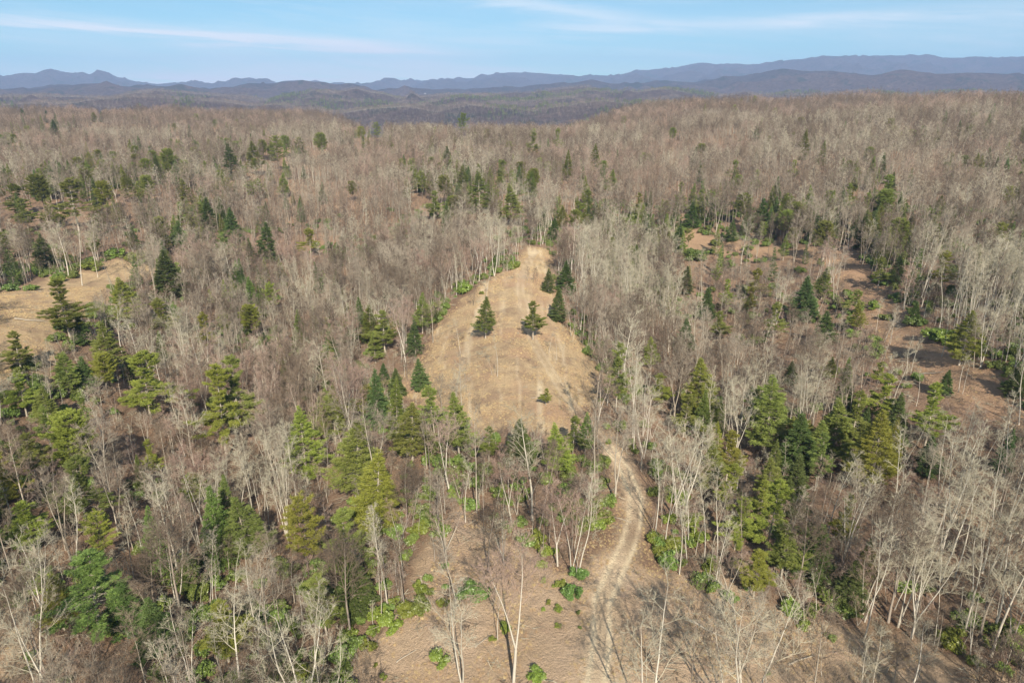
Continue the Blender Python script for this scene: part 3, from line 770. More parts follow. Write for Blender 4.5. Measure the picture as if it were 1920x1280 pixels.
# ------------------------------------------------------------------ evergreens one by one: x, tip row, foot row, width, kind, tint (pixels of the photograph)
TINT = {0: (.76, .80, .70, 1), 1: (1, 1, 1, 1), 2: (1.18, 1.08, .82, 1), 3: (.82, .96, 1.02, 1), 4: (1.15, 1.15, .9, 1)}
TNAME = {0: "dark green", 1: "mid green", 2: "yellow-green", 3: "bluish green", 4: "light green"}
KNAME = {'cone': "cone-shaped pine", 'open': "open-branched pine", 'round': "round-topped pine", 'hemlock': "dense hemlock"}
EVG = [
 (107,525,640,66,'open',0),(192,600,705,74,'cone',1),(226,520,610,50,'cone',4),(306,470,560,48,'hemlock',0),(22,622,700,52,'open',1),(115,660,735,42,'cone',1),
 (185,665,745,46,'round',2),(152,670,735,40,'hemlock',1),(150,590,645,28,'hemlock',0),(258,662,795,76,'open',4),(430,668,840,66,'open',1),(398,685,860,66,'open',2),
 (468,572,645,32,'round',2),(499,418,490,36,'hemlock',0),(432,390,455,38,'hemlock',0),(332,415,472,34,'hemlock',1),(70,328,405,48,'round',0),(127,335,440,60,'open',1),
 (190,340,405,44,'round',2),(236,318,382,38,'cone',1),(271,330,388,27,'round',1),(76,440,502,30,'hemlock',1),(8,435,490,26,'round',1),(20,345,412,45,'open',0),
 (40,372,435,50,'open',1),(346,335,402,26,'cone',1),(386,370,432,26,'hemlock',0),(578,428,482,45,'open',2),(528,325,372,26,'cone',1),(612,640,710,34,'cone',1),(619,725,832,46,'cone',1),
 (99,225,262,27,'hemlock',0),(23,253,280,24,'round',0),(165,288,325,30,'round',2),(309,280,342,40,'round',1),(427,270,336,28,'hemlock',0),(473,265,328,48,'cone',0),(516,256,322,42,'round',1),
 (600,250,302,33,'round',1),(705,230,268,26,'round',1),(676,238,274,24,'round',2),(867,213,264,28,'round',0),(999,248,302,24,'open',1),(1045,240,292,16,'open',1),(1118,270,332,20,'cone',0),
 (1066,282,342,16,'cone',0),(1262,240,272,22,'round',1),(1511,243,312,18,'cone',0),(1545,265,322,14,'cone',0),(838,275,332,24,'hemlock',1),(534,255,300,20,'round',1),
 (40,204,228,9,'hemlock',0),(85,207,230,8,'hemlock',0),(175,212,240,11,'round',0),(102,212,234,7,'hemlock',0),(326,232,256,14,'round',1),(355,234,258,8,'hemlock',0),(402,225,248,13,'round',0),(188,208,230,8,'hemlock',0),
 (899,322,402,38,'cone',0),(994,322,378,28,'cone',0),(962,345,425,48,'cone',1),(812,358,415,60,'open',1),(790,322,372,26,'round',1),(866,310,372,26,'cone',0),(1055,385,432,20,'cone',1),
 (1086,378,432,34,'open',1),(1100,355,408,26,'open',1),(1040,408,455,22,'hemlock',0),(1148,318,368,20,'cone',1),(1200,362,415,22,'open',2),(940,300,350,22,'open',1),
 (1065,490,552,31,'hemlock',0),(1029,505,548,22,'hemlock',1),(1046,540,602,27,'hemlock',1),(909,556,634,34,'cone',3),(1000,565,636,38,'open',0),(817,578,606,12,'hemlock',0),(789,550,625,28,'cone',1),
 (784,673,728,30,'hemlock',1),(717,583,665,54,'open',1),(701,625,680,68,'cone',1),(691,573,645,36,'cone',0),(776,600,665,27,'hemlock',3),(718,680,718,28,'hemlock',3),
 (1224,630,692,40,'cone',4),(1161,645,772,46,'open',1),(1277,420,472,25,'hemlock',0),(1024,728,760,22,'open',4),(768,755,862,60,'cone',1),(858,738,852,48,'cone',1),(811,722,815,48,'open',1),
 (561,763,908,62,'cone',4),(655,785,935,84,'cone',1),(692,850,1010,100,'cone',2),(606,730,815,50,'cone',1),(978,785,875,52,'hemlock',0),(1047,798,892,52,'cone',4),(1100,772,852,28,'cone',3),(1076,780,850,30,'open',1),(916,800,868,34,'open',0),
 (562,935,1085,86,'round',2),(452,930,1055,88,'cone',3),(176,962,1062,52,'round',2),(346,1035,1110,46,'hemlock',4),(124,800,882,50,'cone',1),(46,812,900,56,'open',1),(152,1035,1185,108,'open',3),(95,1085,1180,68,'cone',4),
 (226,1088,1180,70,'hemlock',0),(30,700,780,60,'open',4),(75,725,800,44,'cone',1),(1456,702,855,70,'cone',1),(1511,778,885,60,'hemlock',0),(1546,788,880,45,'cone',1),(1581,748,872,60,'cone',1),(1613,733,862,46,'open',1),
 (1658,768,930,62,'cone',2),(1373,808,905,50,'open',2),(1456,898,1042,60,'open',4),(1452,858,950,50,'cone',1),(1749,818,885,60,'hemlock',3),(1425,1030,1120,56,'open',2),(1323,674,795,66,'cone',4),
 (1666,703,805,50,'open',2),(1822,583,685,46,'cone',4),(1779,693,738,30,'hemlock',1),(1781,472,550,38,'open',4),(1669,328,402,38,'open',1),(1430,373,432,30,'hemlock',0),(1452,350,402,16,'cone',0),
 (1376,413,452,35,'hemlock',1),(1303,378,428,36,'hemlock',0),(1645,410,444,18,'hemlock',0),(1768,366,402,15,'cone',1),(1713,396,436,12,'hemlock',1),(1614,568,622,32,'cone',4),(1552,583,645,36,'hemlock',0),
 (1521,518,602,50,'hemlock',3),(1549,500,562,30,'cone',0),(1408,538,592,22,'open',2),(1458,568,642,32,'open',1),(1352,583,642,36,'open',1),(1656,483,542,26,'open',1),(1692,478,532,28,'hemlock',3),
 (1909,685,742,35,'hemlock',1),(1719,566,608,36,'hemlock',0),(1562,670,715,28,'cone',1),(1488,678,720,22,'hemlock',0),(1652,678,725,26,'open',4),(1292,598,660,32,'hemlock',3),(1610,543,590,28,'open',1),(1707,428,460,20,'cone',0),
 (1288,740,820,44,'open',1),(1240,700,770,40,'open',4),(1340,830,930,44,'cone',1),(1500,850,960,50,'hemlock',1),(1390,930,1030,52,'open',4),(1480,985,1085,56,'open',1),(1545,985,1090,60,'hemlock',0),(1600,1050,1140,50,'hemlock',1),
 (1380,300,345,18,'open',1),(1490,300,345,18,'open',2),(1600,350,395,16,'open',2),(660,340,380,18,'round',1),(560,258,300,14,'round',1),(770,300,345,18,'open',1),(690,720,790,44,'open',4),(740,690,745,30,'hemlock',1),(640,960,1080,64,'open',1),
 (650,1040,1150,60,'hemlock',0),(600,1080,1190,60,'open',1),(410,1130,1240,70,'open',4),(280,1120,1215,60,'hemlock',1),(40,940,1040,60,'open',4),(300,560,640,40,'open',1),(1330,540,600,28,'hemlock',0),(1290,500,550,26,'hemlock',1)]
# evergreen shrubs: x, foot row, width, tint
SHR = [(782,1000,46,4),(815,985,32,1),(760,1045,28,4),(681,1130,46,1),(713,1165,46,2),(735,1175,44,2),(766,1150,40,2),(693,1215,30,2),(790,1108,35,4),(835,1103,15,1),(831,1132,22,2),(890,1118,56,3),
 (1128,972,55,4),(1108,992,50,2),(1136,945,40,1),(1005,1018,40,2),(1030,1042,36,2),(1014,1062,25,2),(1072,1115,40,3),(1054,1098,20,2),(1084,1080,35,3),(1020,1090,14,2),(1042,1100,14,2),(1046,1143,18,4),(1085,1149,10,1),
 (1029,1131,12,2),(1018,1143,10,2),(1046,1174,12,4),(1087,1178,8,1),(827,1240,38,4),(945,1180,24,4),(1005,1270,34,4),(924,1201,15,2),(720,1270,14,2),(705,1248,9,2),(656,1195,30,4),(1224,1018,36,2),(1256,1024,44,2),
 (1241,1044,34,2),(1264,938,50,4),(1252,978,30,2),(1136,803,20,2),(1180,832,20,1),(835,1062,15,1),(1300,985,45,2),(1290,1022,30,2),(1333,1070,36,2),(1378,1062,25,1),(1410,1005,45,2),(1507,1178,25,2),(1556,1198,18,1),
 (1804,1168,35,1),(1786,1208,50,2),(1822,1162,30,1),(1902,1204,50,2),(1914,1242,30,2),(1829,1248,25,4),(1881,1258,25,4),(1860,1190,40,1),(1698,1105,35,4),(1475,1145,44,4),(1572,1135,64,0),(1440,1264,10,1),
 (80,1105,45,2),(556,1264,40,2),(585,1268,30,2),(600,1235,34,1),(305,1138,30,2),(341,1064,44,4),(828,578,28,2),(873,548,38,4),(960,502,30,4),(903,552,12,2),(775,640,38,2),(640,1240,36,1),(30,1130,40,1),
 (265,492,44,4),(175,505,34,4),(140,520,24,1),(110,528,22,2),(60,545,22,1),(20,545,24,3),(215,480,30,4),(1302,486,44,3),(1390,545,26,2),(1640,578,26,4),(1758,642,50,4),(1715,610,34,3),(1860,690,30,1),(1895,730,30,0),
 (1140,830,14,4),(1205,800,24,4),(1216,840,26,1),(1190,850,18,4),(1240,880,28,4),(1285,900,30,1),(1310,1010,34,4),(690,1080,34,4),(720,1105,30,1),(850,930,26,4),(880,905,26,1),(905,880,24,1),(700,1185,26,2),(740,1130,22,4),
 (1340,460,26,0),(1400,470,22,4),(1440,455,22,1),(1480,465,20,1),(1500,510,22,4),(1370,500,24,4),(1450,540,22,1),(1540,700,26,1),(1580,700,24,4),(1640,640,24,4),(1660,600,22,1),(1600,630,26,4),(1420,640,26,4)]
# leafless trees that can be followed from foot to tip: x, tip row, foot row, kind
TRE = [(1092,890,1075,4),(1078,900,1072,3),(1050,905,1060,3),(1000,776,975,9),(1020,905,1040,1),(831,866,1052,10),(860,1085,1290,9),(852,1000,1130,10),(963,1020,1280,3),(932,1097,1198,4),(915,939,1069,5),(945,950,1060,2),(713,951,1136,4),(700,960,1120,1),
 (756,874,998,5),(1242,829,1004,4),(1236,850,990,1),(1215,768,880,10),(1245,1117,1420,9),(1440,1085,1400,2),(1560,1150,1440,7),(1390,1120,1380,5),(1330,1130,1420,1),(1480,1200,1430,0),(1655,1190,1400,2),
 (1740,1170,1290,9),(1370,1040,1160,6),(353,910,1040,3),(320,870,1000,4),(90,880,1060,6),(100,900,1075,4),(420,1110,1290,9),(455,1040,1220,2),(570,1080,1262,4),(622,1010,1150,5),(590,1090,1240,1),(640,1000,1190,5),
 (340,730,880,9),(470,830,950,0),(412,820,920,4),(433,810,930,4),(395,830,905,0),(330,1140,1290,2),(290,1180,1340,4),(250,1150,1310,7),(40,1010,1160,2),(30,1070,1260,5),(60,1160,1380,9),(130,1180,1400,10),(1670,970,1195,4),(1660,980,1165,4),(1650,1000,1150,3),
 (1535,1000,1165,1),(1340,880,1050,4),(1365,880,1052,4),(1390,860,950,4),(1410,900,1045,1),(1600,860,1000,10),(1560,890,1035,6),(1760,830,960,6),(1820,820,970,9),(1860,1000,1180,9),(1900,980,1200,6),(1920,1020,1230,9),
 (861,592,662,8),(932,620,706,8),(922,665,703,8),(928,668,702,8),(1030,622,662,8),(1045,620,675,8),(1055,640,668,8),(1065,575,622,1),(1075,600,640,4),(912,500,560,8),(1000,500,530,11),(1008,505,528,11),(990,500,526,11),(887,540,573,11),(882,548,570,11),
 (755,640,706,8),(760,650,712,11),(826,700,765,5),(850,690,770,2),(900,725,775,11),(695,700,770,4),(1654,560,622,4),(1672,570,642,4),(1682,580,645,8),(1715,628,700,4),(1722,632,700,4),(1690,655,770,2),(1815,660,735,4),(1822,665,738,8),(1790,560,668,4),
 (1870,560,690,9),(1850,590,690,10),(1512,345,430,9),(1350,360,440,5),(1600,410,470,4),(1310,580,740,10),(1322,560,700,4),(1440,590,670,4),(1580,620,700,6),(1385,690,760,3),(1380,720,790,3),(107,420,520,9),(125,400,535,4),(165,430,520,4),(240,500,545,8),(605,650,790,9),(510,560,640,2),
 (580,560,640,4),(905,860,985,1),(870,870,980,4),(930,860,950,4),(955,850,945,4),(970,860,950,0),(890,770,960,0),(1125,700,790,3),(1142,690,760,9),(1710,960,1080,9),(1745,1020,1150,2),(1795,850,1000,4),(1490,900,1080,1),(1520,950,1110,5)]

rng = np.random.default_rng(7)
INDIV = []      # (root, kind phrase, category, foot px, foot py, size)
def new_root(name, loc, rotz, scale, tilt=(0, 0)):
    o = bpy.data.objects.new(name, None); C.objects.link(o)
    o.empty_display_size = 1.0
    o.location = loc; o.rotation_euler = (tilt[0], tilt[1], rotz); o.scale = scale
    return o
def place_tree(name, parts, loc, rotz, scale, tilt=(0, 0), color=None, second='crown'):
    r = new_root(name, loc, rotz, scale, tilt)
    for nm, me in zip(('trunk', second), parts[:2]):
        c = link(nm, me, r)
        if color: c.color = color
    return r
evg_xy = []
for i, (x, yt, yb, w, kind, tint) in enumerate(EVG):
    p, h = stand(x, yt, yb)
    vs = PINES[kind]; v = vs[i % len(vs)]; H, R = v[3], v[4]
    dist = np.linalg.norm(p - [0, 0, CAM_Z])
    Rw = w / 2 * dist / FPX
    sz = h / H; sx = np.clip(Rw / R * (1.6 if kind in ('cone', 'hemlock') else 1.4), sz * .6, sz * (1.35 if kind == 'round' else 2.1))
    if h > 34: sz = 34 / H
    r = place_tree("hemlock_tree" if kind == 'hemlock' else "pine_tree", v, p, rng.uniform(0, 6.28), (sx, sx, sz), rng.normal(size=2) * .02, TINT[tint], 'foliage')
    evg_xy.append((p[0], p[1], sx * R))
    INDIV.append((r, TNAME[tint] + " " + KNAME[kind], "tree", x, yb, h, "evergreen trees standing among the leafless woods"))
def px_poly(P, x, y): return in_poly(np.array(P, float), x, y)
KEEP = [[(985, 470), (1030, 470), (1040, 540), (1062, 590), (1100, 660), (1120, 700), (1115, 760), (1000, 772), (880, 770), (760, 735), (750, 700), (800, 645), (850, 570), (920, 530)],
        [(1120, 810), (1150, 805), (1200, 870), (1222, 940), (1215, 1040), (1330, 1110), (1480, 1160), (1430, 1280), (1000, 1280), (700, 1280), (830, 1110), (850, 1030), (960, 1060), (1080, 1070), (1150, 1000), (1160, 940)],
        [(1580, 490), (1625, 510), (1660, 570), (1700, 610), (1860, 695), (1930, 745), (1930, 770), (1770, 735), (1700, 700), (1650, 640), (1620, 570)], [(-10, 575), (60, 535), (170, 500), (258, 482), (250, 512), (180, 540), (130, 600), (70, 625), (40, 700), (-10, 720)], [(1290, 428), (1420, 462), (1545, 466), (1540, 486), (1360, 478), (1270, 468)]]
def blocks_view(X, Y, Z, h, prob, rg):
    bad = np.zeros(X.shape, bool)
    for f in (.45, .8, 1.0):
        px, py = project(np.stack([X, Y, Z + h * f], -1))
        for P in KEEP: bad |= px_poly(P, px, py)
    # a foot inside the same opening is handled elsewhere
    return bad & (rg.random(X.shape) < prob)
AX, AY = grid_points(rng, 75, 360, 7.0, 42)
ak = np.ones(AX.shape, bool)
for P in ALLCLEAR: ak &= ~in_poly(P, AX, AY) & (poly_dist(P, AX, AY) > 3)
_d = np.min(np.hypot(AX[:, None] - np.array([e[0] for e in evg_xy]), AY[:, None] - np.array([e[1] for e in evg_xy])), axis=1)
_pz = terrain(AX, AY); _px, _pb = project(np.stack([AX, AY, _pz], -1)); _, _pt = project(np.stack([AX, AY, _pz + 11], -1))
want = fbm(AX / 55, AY / 55, 330, 2) + .3 * rng.normal(size=AX.shape) + .25 * ((_px < 700) & (_pb > 780)) + .35 * ((_px > 1230) & (_pb > 800)) + .25 * ((_px > 1250) & (_px < 1700) & (_pb > 480)) + .35 * ((_px < 500) & (_pb > 380) & (_pb < 520)) + .4 * ((_px > 780) & (_px < 1130) & (_pb < 460))
ak &= ~blocks_view(AX, AY, _pz, np.full(len(AX), 12.), 2., rng)
ak &= (_d > 5) & (_px > 10) & (_px < 1910) & (_pt > 20) & (_pt < 1180) & ~((_px > 1120) & (_px < 1250) & (_pb > 800)) & ~((_px > 740) & (_px < 1120) & (_pb > 900)) & ~((_px > 820) & (_px < 1130) & (_pt < 800))
for i in np.flatnonzero(ak)[np.argsort(-want[ak])][:108]:
    kind = ('cone', 'open', 'hemlock', 'cone', 'round', 'open', 'hemlock')[int(rng.integers(0, 7))]; tint = int(rng.choice([0, 1, 1, 4, 4, 2, 3]))
    h = float(rng.uniform(7, 16)); vs = PINES[kind]; v = vs[int(rng.integers(0, len(vs)))]; sz = h / v[3]; sx = sz * rng.uniform(1.1, 1.6)
    r = place_tree("hemlock_tree" if kind == 'hemlock' else "pine_tree", v, (AX[i], AY[i], _pz[i]), rng.uniform(0, 6.28), (sx, sx, sz), rng.normal(size=2) * .02, TINT[tint], 'foliage')
    evg_xy.append((AX[i], AY[i], sx * v[4]))
    INDIV.append((r, TNAME[tint] + " " + KNAME[kind], "tree", _px[i], _pb[i], h, "evergreen trees standing among the leafless woods"))
evg_xy = np.array(evg_xy)
tre_xy = []
for i, (x, yt, yb, k) in enumerate(TRE):
    p, h = stand(x, yt, yb)
    v = BARE[k if (k == 11 or i % 2) else k + 12]; h = min(h, 30); s = h / v[3]
    sx = s * (1.0 if s > .7 else 1.15)
    r = place_tree("leafless_tree", v, p, rng.uniform(0, 6.28), (sx, sx, s), rng.normal(size=2) * .03)
    tre_xy.append(p[:2]); INDIV.append((r, BARE_SPECS[k][0] + (" tree" if k == 11 else " leafless tree"), "tree", x, yb, h, "leafless trees of the winter woods"))
tre_xy = np.array(tre_xy)
for i, (x, yb, w, tint) in enumerate(SHR):
    p = hit(x, yb); dist = np.linalg.norm(p - [0, 0, CAM_Z]); W = w * dist / FPX
    s = W / 2.6
    o = link("evergreen_shrub", SHRUBS[i % 4]); o.location = p; o.rotation_euler = (0, 0, rng.uniform(0, 6.28))
    o.scale = (s, s * rng.uniform(.8, 1.1), s * (.95 if s < 1.4 else .8)); o.color = TINT[tint]
    big = "large" if W > 4.2 else ("low" if W > 1.8 else "small")
    INDIV.append((o, big + " " + TNAME[tint] + " evergreen shrub", "shrub", x, yb, W, "evergreen shrubs on the forest floor"))

def forest_mask(X, Y):
    k = np.ones(X.shape, bool); X0, Y0 = X, Y
    X = X + 5 * fbm(X / 14, Y / 14, 401, 2); Y = Y + 5 * fbm(X / 14, Y / 14, 402, 2)
    for P in ALLCLEAR:
        k &= ~(in_poly(P, X, Y) & (poly_dist(P, X, Y) > .8))
    k &= poly_dist(TRACK[0], X0, Y0, False) > 3.0
    return k
def sparse_mask(X, Y, rg):
    k = np.ones(X.shape, bool)
    for P in SPARSE: k &= ~(in_poly(P, X, Y) & (rg.random(X.shape) < .5))
    return k
def species(X, Y, rg, n):
    """species follow patches of ground"""
    s1 = fbm(X / 60, Y / 60, 301, 3); s2 = fbm(X / 45, Y / 45, 302, 3); u = rg.random(X.shape)
    k = rg.choice([0, 1, 6, 0, 1, 10, 5], X.shape)
    k = np.where((s1 > .12) & (u < .6), rg.choice([3, 7], X.shape), k)
    k = np.where((s2 > .15) & (u < .7), rg.choice([4, 2, 9, 8, 4], X.shape), k)
    k = np.where(u > .9, rg.choice([2, 9, 4, 5], X.shape), k)
    return k + (12 * (rg.random(X.shape) < .5) if n else 0)
def hides(X, Y, Z, h, prob):
    keep = np.ones(len(X), bool)
    px, pt = project(np.stack([X, Y, Z + h * .85], -1)); _, pb = project(np.stack([X, Y, Z], -1))
    for (x, yt, yb, w, kd, ti) in EVG:
        keep &= ~((np.abs(px - x) < w * .6) & (pt < yb * .75 + yt * .25) & (pb > yb - (yb - yt) * .3) & (rng.random(len(X)) < prob))
    return keep
# near woods
X, Y = grid_points(rng, 38, 340, 3.85)
k = forest_mask(X, Y) & ~((Y < 53) & (X > -14) & (X < 42)) & sparse_mask(X, Y, rng) & (rng.random(X.shape) < .92 + .5 * fbm(X / 25, Y / 25, 303, 2))
X, Y = X[k], Y[k]
if len(evg_xy):
    d = np.min(np.hypot(X[:, None] - evg_xy[None, :, 0], Y[:, None] - evg_xy[None, :, 1]) - evg_xy[None, :, 2] * .55, axis=1)
    X, Y = X[d > .6], Y[d > .6]
d = np.min(np.hypot(X[:, None] - tre_xy[None, :, 0], Y[:, None] - tre_xy[None, :, 1]), axis=1)
X, Y = X[d > 2.5], Y[d > 2.5]
Z = terrain(X, Y)
h = np.clip(15.0 + rng.normal(size=X.shape) * 3.2 + fbm(X / 40, Y / 40, 304, 2) * 5, 7, 23)
bad = blocks_view(X, Y, Z, h, .93, rng)
X, Y, Z, h = X[~bad], Y[~bad], Z[~bad], h[~bad]
# do not let a random tree stand right in front of a mapped evergreen
if True:
    ex = np.array([e[0] for e in EVG], float); et = np.array([e[1] for e in EVG], float); eb = np.array([e[2] for e in EVG], float); ew = np.array([e[3] for e in EVG], float)
    px, pt = project(np.stack([X, Y, Z + h * .85], -1)); _, pb = project(np.stack([X, Y, Z], -1))
    cov = ((np.abs(px[:, None] - ex) < ew * .6) & (pt[:, None] < eb * .85 + et * .15) & (pb[:, None] > eb - (eb - et) * .3)).any(1)
    ok = ~(cov & (rng.random(len(X)) < .93))
    X, Y, Z, h = X[ok], Y[ok], Z[ok], h[ok]
sp = species(X, Y, rng, 1)
HB = np.array([b[3] for b in BARE]); sc = h / HB[sp]; rz = rng.uniform(0, 6.28, len(X)); tl = rng.normal(size=(len(X), 2)) * .03
px, pt = project(np.stack([X, Y, Z + h], -1)); _, pb = project(np.stack([X, Y, Z], -1))
vis = (px > 5) & (px < 1915) & (pt < 1200) & (pb > 0)
size = np.where(vis, np.minimum(pb, 1280) - np.maximum(pt, 0), -1)
order = np.argsort(-size)
NIND = 298 - len(TRE)
for i in order[:NIND]:
    s = sc[i]
    r = place_tree("leafless_tree", BARE[sp[i]], (X[i], Y[i], Z[i]), rz[i], (s, s, s), tl[i])
    INDIV.append((r, BARE_SPECS[sp[i]][0] + " leafless tree", "tree", px[i], pb[i], h[i], "leafless trees of the winter woods"))
rest = order[NIND:]
colN = src_collection("near_tree_sources", [b[2] for b in BARE])
scatter("leafless_woodland", colN, np.stack([X, Y, Z], -1)[rest], sp[rest], np.c_[tl[rest], rz[rest]], np.repeat(sc[rest][:, None], 3, 1) * [1.0, 1.0, 1],
        "grey leafless woodland filling the slopes round the clearing", "woodland")
# saplings under the canopy
X, Y = grid_points(rng, 40, 330, 4.6)
k = (forest_mask(X, Y) | (rng.random(X.shape) < .05)) & ~((Y < 58) & (X > -14) & (X < 42)); X, Y = X[k], Y[k]; Z = terrain(X, Y)
h = rng.uniform(4, 9, X.shape); bad = blocks_view(X, Y, Z, h, .8, rng) | ~hides(X, Y, Z, h, .85); X, Y, Z, h = X[~bad], Y[~bad], Z[~bad], h[~bad]
sp = rng.choice([8, 1, 3, 7, 4, 8], X.shape); sc = h / HB[sp]
scatter("saplings", colN, np.stack([X, Y, Z], -1), sp, np.c_[rng.normal(size=(len(X), 2)) * .07, rng.uniform(0, 6.28, len(X))], np.stack([sc * 1.3, sc * 1.3, sc], -1),
        "thin leafless saplings growing under the taller trees", "saplings")
# middle distance
X, Y = grid_points(rng, 340, 800, 4.8, 44)
k = forest_mask(X, Y) & (rng.random(X.shape) < .95 + .7 * fbm(X / 30, Y / 30, 311, 3)); X, Y = X[k], Y[k]; Z = terrain(X, Y)
k = hides(X, Y, Z, np.full(len(X), 16.), .93); X, Y, Z = X[k], Y[k], Z[k]
sp = np.minimum(species(X, Y, rng, 0), 10); h = np.clip(16 + rng.normal(size=X.shape) * 2.6 + fbm(X / 60, Y / 60, 305, 2) * 4, 9, 22)
HM = np.array([b[3] for b in MIDB]); sc = h / HM[sp]
colM = src_collection("mid_tree_sources", [b[2] for b in MIDB])
scatter("leafless_woodland", colM, np.stack([X, Y, Z], -1), sp, np.c_[rng.normal(size=(len(X), 2)) * .03, rng.uniform(0, 6.28, len(X))], np.stack([sc * 1.1, sc * 1.1, sc], -1),
        "grey-brown leafless woodland covering the far slopes behind the clearing", "woodland")
X, Y = grid_points(rng, 800, 1750, 6.8, 43)
Z = terrain(X, Y); k = hides(X, Y, Z, np.full(len(X), 16.), .93); X, Y, Z = X[k], Y[k], Z[k]; s1 = fbm(X / 120, Y / 120, 306, 3)
sp = np.where(rng.random(X.shape) < .6, np.clip((fbm(X / 70, Y / 70, 361, 3) * 1.3 + .5) * 6, 0, 5).astype(int), rng.integers(0, 6, X.shape)); h = np.clip(16.5 + rng.normal(size=X.shape) * 2.5, 10, 23); HF = np.array([b[3] for b in FARB]); sc = h / HF[sp]
colF = src_collection("far_tree_sources", [b[2] for b in FARB])
scatter("leafless_woodland", colF, np.stack([X, Y, Z], -1), sp, np.c_[np.zeros((len(X), 2)), rng.uniform(0, 6.28, len(X))], np.stack([sc * 1.15, sc * 1.15, sc], -1),
        "brown leafless woodland on the hilltops before the blue mountains", "woodland")
X, Y = grid_points(rng, 1750, 4300, 14.0, 43); Z = terrain(X, Y)
s1 = fbm(X / 300, Y / 300, 320, 4) + .12 * rng.normal(size=X.shape); ev = s1 > .3
h = rng.uniform(13, 20, X.shape); sp = rng.integers(0, 6, X.shape); sc = h / HF[sp]
Xb, Yb, Zb = X[~ev], Y[~ev], Z[~ev]
scatter("hill_woodland", colF, np.stack([Xb, Yb, Zb], -1), sp[~ev], np.c_[np.zeros((len(Xb), 2)), rng.uniform(0, 6.28, len(Xb))], np.stack([sc[~ev] * 2.2, sc[~ev] * 2.2, sc[~ev] * .8], -1),
        "leafless woods on the nearest wooded hills beyond the valley", "woodland")
HILL_EV = (X[ev], Y[ev], Z[ev])
# scattered evergreens too small or too hidden to follow one by one
colE = src_collection("far_evergreen_sources", [b[2] for b in PINE_FAR], [TINT[0], TINT[1], TINT[0]])
X, Y = grid_points(rng, 230, 1500, 9.0, 43)
k = forest_mask(X, Y) & (fbm(X / 90, Y / 90, 307, 3) + .25 * rng.normal(size=X.shape) > .50 + .12 * (np.hypot(X, Y) > 700)); X, Y = X[k], Y[k]; Z = terrain(X, Y)
sp = rng.integers(0, 3, X.shape); HE = np.array([b[3] for b in PINE_FAR]); sc = rng.uniform(7, 17, X.shape) / HE[sp]
scatter("evergreen_scatter", colE, np.stack([X, Y, Z], -1), sp, np.c_[np.zeros((len(X), 2)), rng.uniform(0, 6.28, len(X))], np.repeat(sc[:, None], 3, 1),
        "small dark evergreens scattered through the far leafless woods", "evergreens")
X, Y, Z = HILL_EV; sp = rng.integers(0, 3, X.shape); sc = rng.uniform(12, 20, X.shape) / HE[sp]
scatter("hill_evergreens", colE, np.stack([X, Y, Z], -1), sp, np.c_[np.zeros((len(X), 2)), rng.uniform(0, 6.28, len(X))], np.repeat(sc[:, None], 3, 1) * [1.5, 1.5, 1],
        "dark evergreen patches on the nearest wooded hills beyond the valley", "evergreens")
colP = src_collection("middle_evergreen_sources", [PINES[q][0][2] for q in ('cone', 'open', 'round', 'hemlock')] + [PINES['cone'][1][2], PINES['hemlock'][1][2]], [TINT[1], TINT[4], TINT[0], TINT[0], TINT[2], TINT[1]])
X, Y = grid_points(rng, 210, 780, 7.0, 43); Z = terrain(X, Y); px, pb = project(np.stack([X, Y, Z], -1))
want = -.04 + fbm(X / 70, Y / 70, 340, 3) + .22 * rng.normal(size=X.shape) + .55 * ((px < 420) & (pb > 345) & (pb < 440)) + .55 * ((px > 760) & (px < 1140) & (pb > 340) & (pb < 450)) + .28 * ((px > 1270) & (px < 1700) & (pb > 400) & (pb < 620)) + .15 * ((px < 560) & (pb > 270) & (pb < 340))
_d = np.min(np.hypot(X[:, None] - evg_xy[:, 0], Y[:, None] - evg_xy[:, 1]), axis=1)
k = forest_mask(X, Y) & (want > .62) & (_d > 5) & ~blocks_view(X, Y, Z, np.full(len(X), 13.), 2., rng); X, Y, Z = X[k], Y[k], Z[k]
sp = rng.integers(0, 6, X.shape); HP = np.array([20., 20., 18., 15., 20., 14.]); sc = rng.uniform(9, 17.5, X.shape) / HP[sp]
scatter("evergreen_scatter", colP, np.stack([X, Y, Z], -1), sp, np.c_[np.zeros((len(X), 2)), rng.uniform(0, 6.28, len(X))], np.stack([sc * 1.3, sc * 1.3, sc], -1),
        "bands of green pines and hemlocks mixed into the middle-distance woods", "evergreens")
colS = src_collection("shrub_sources", SHRUBS, [TINT[4], TINT[1], TINT[2], TINT[0]])
X, Y = grid_points(rng, 45, 420, 3.4, 46)
edge = np.min([poly_dist(P, X, Y) for P in (CLEAR_UP, CLEAR_LOW, CLEAR_LEFT, CLEAR_RIGHT, CLEAR_RB)], axis=0)
k = forest_mask(X, Y) & (fbm(X / 28, Y / 28, 308, 3) + .16 * rng.normal(size=X.shape) + .22 * np.exp(-edge / 9) + .10 * (Y < 170) > .19); X, Y = X[k], Y[k]; Z = terrain(X, Y)
sz = rng.uniform(.5, 1.5, X.shape)
scatter("evergreen_undergrowth", colS, np.stack([X, Y, Z], -1), rng.integers(0, 4, X.shape), np.c_[np.zeros((len(X), 2)), rng.uniform(0, 6.28, len(X))], np.stack([sz, sz, sz * 1.1], -1),
        "evergreen laurel undergrowth between the trunks of the woods", "undergrowth")
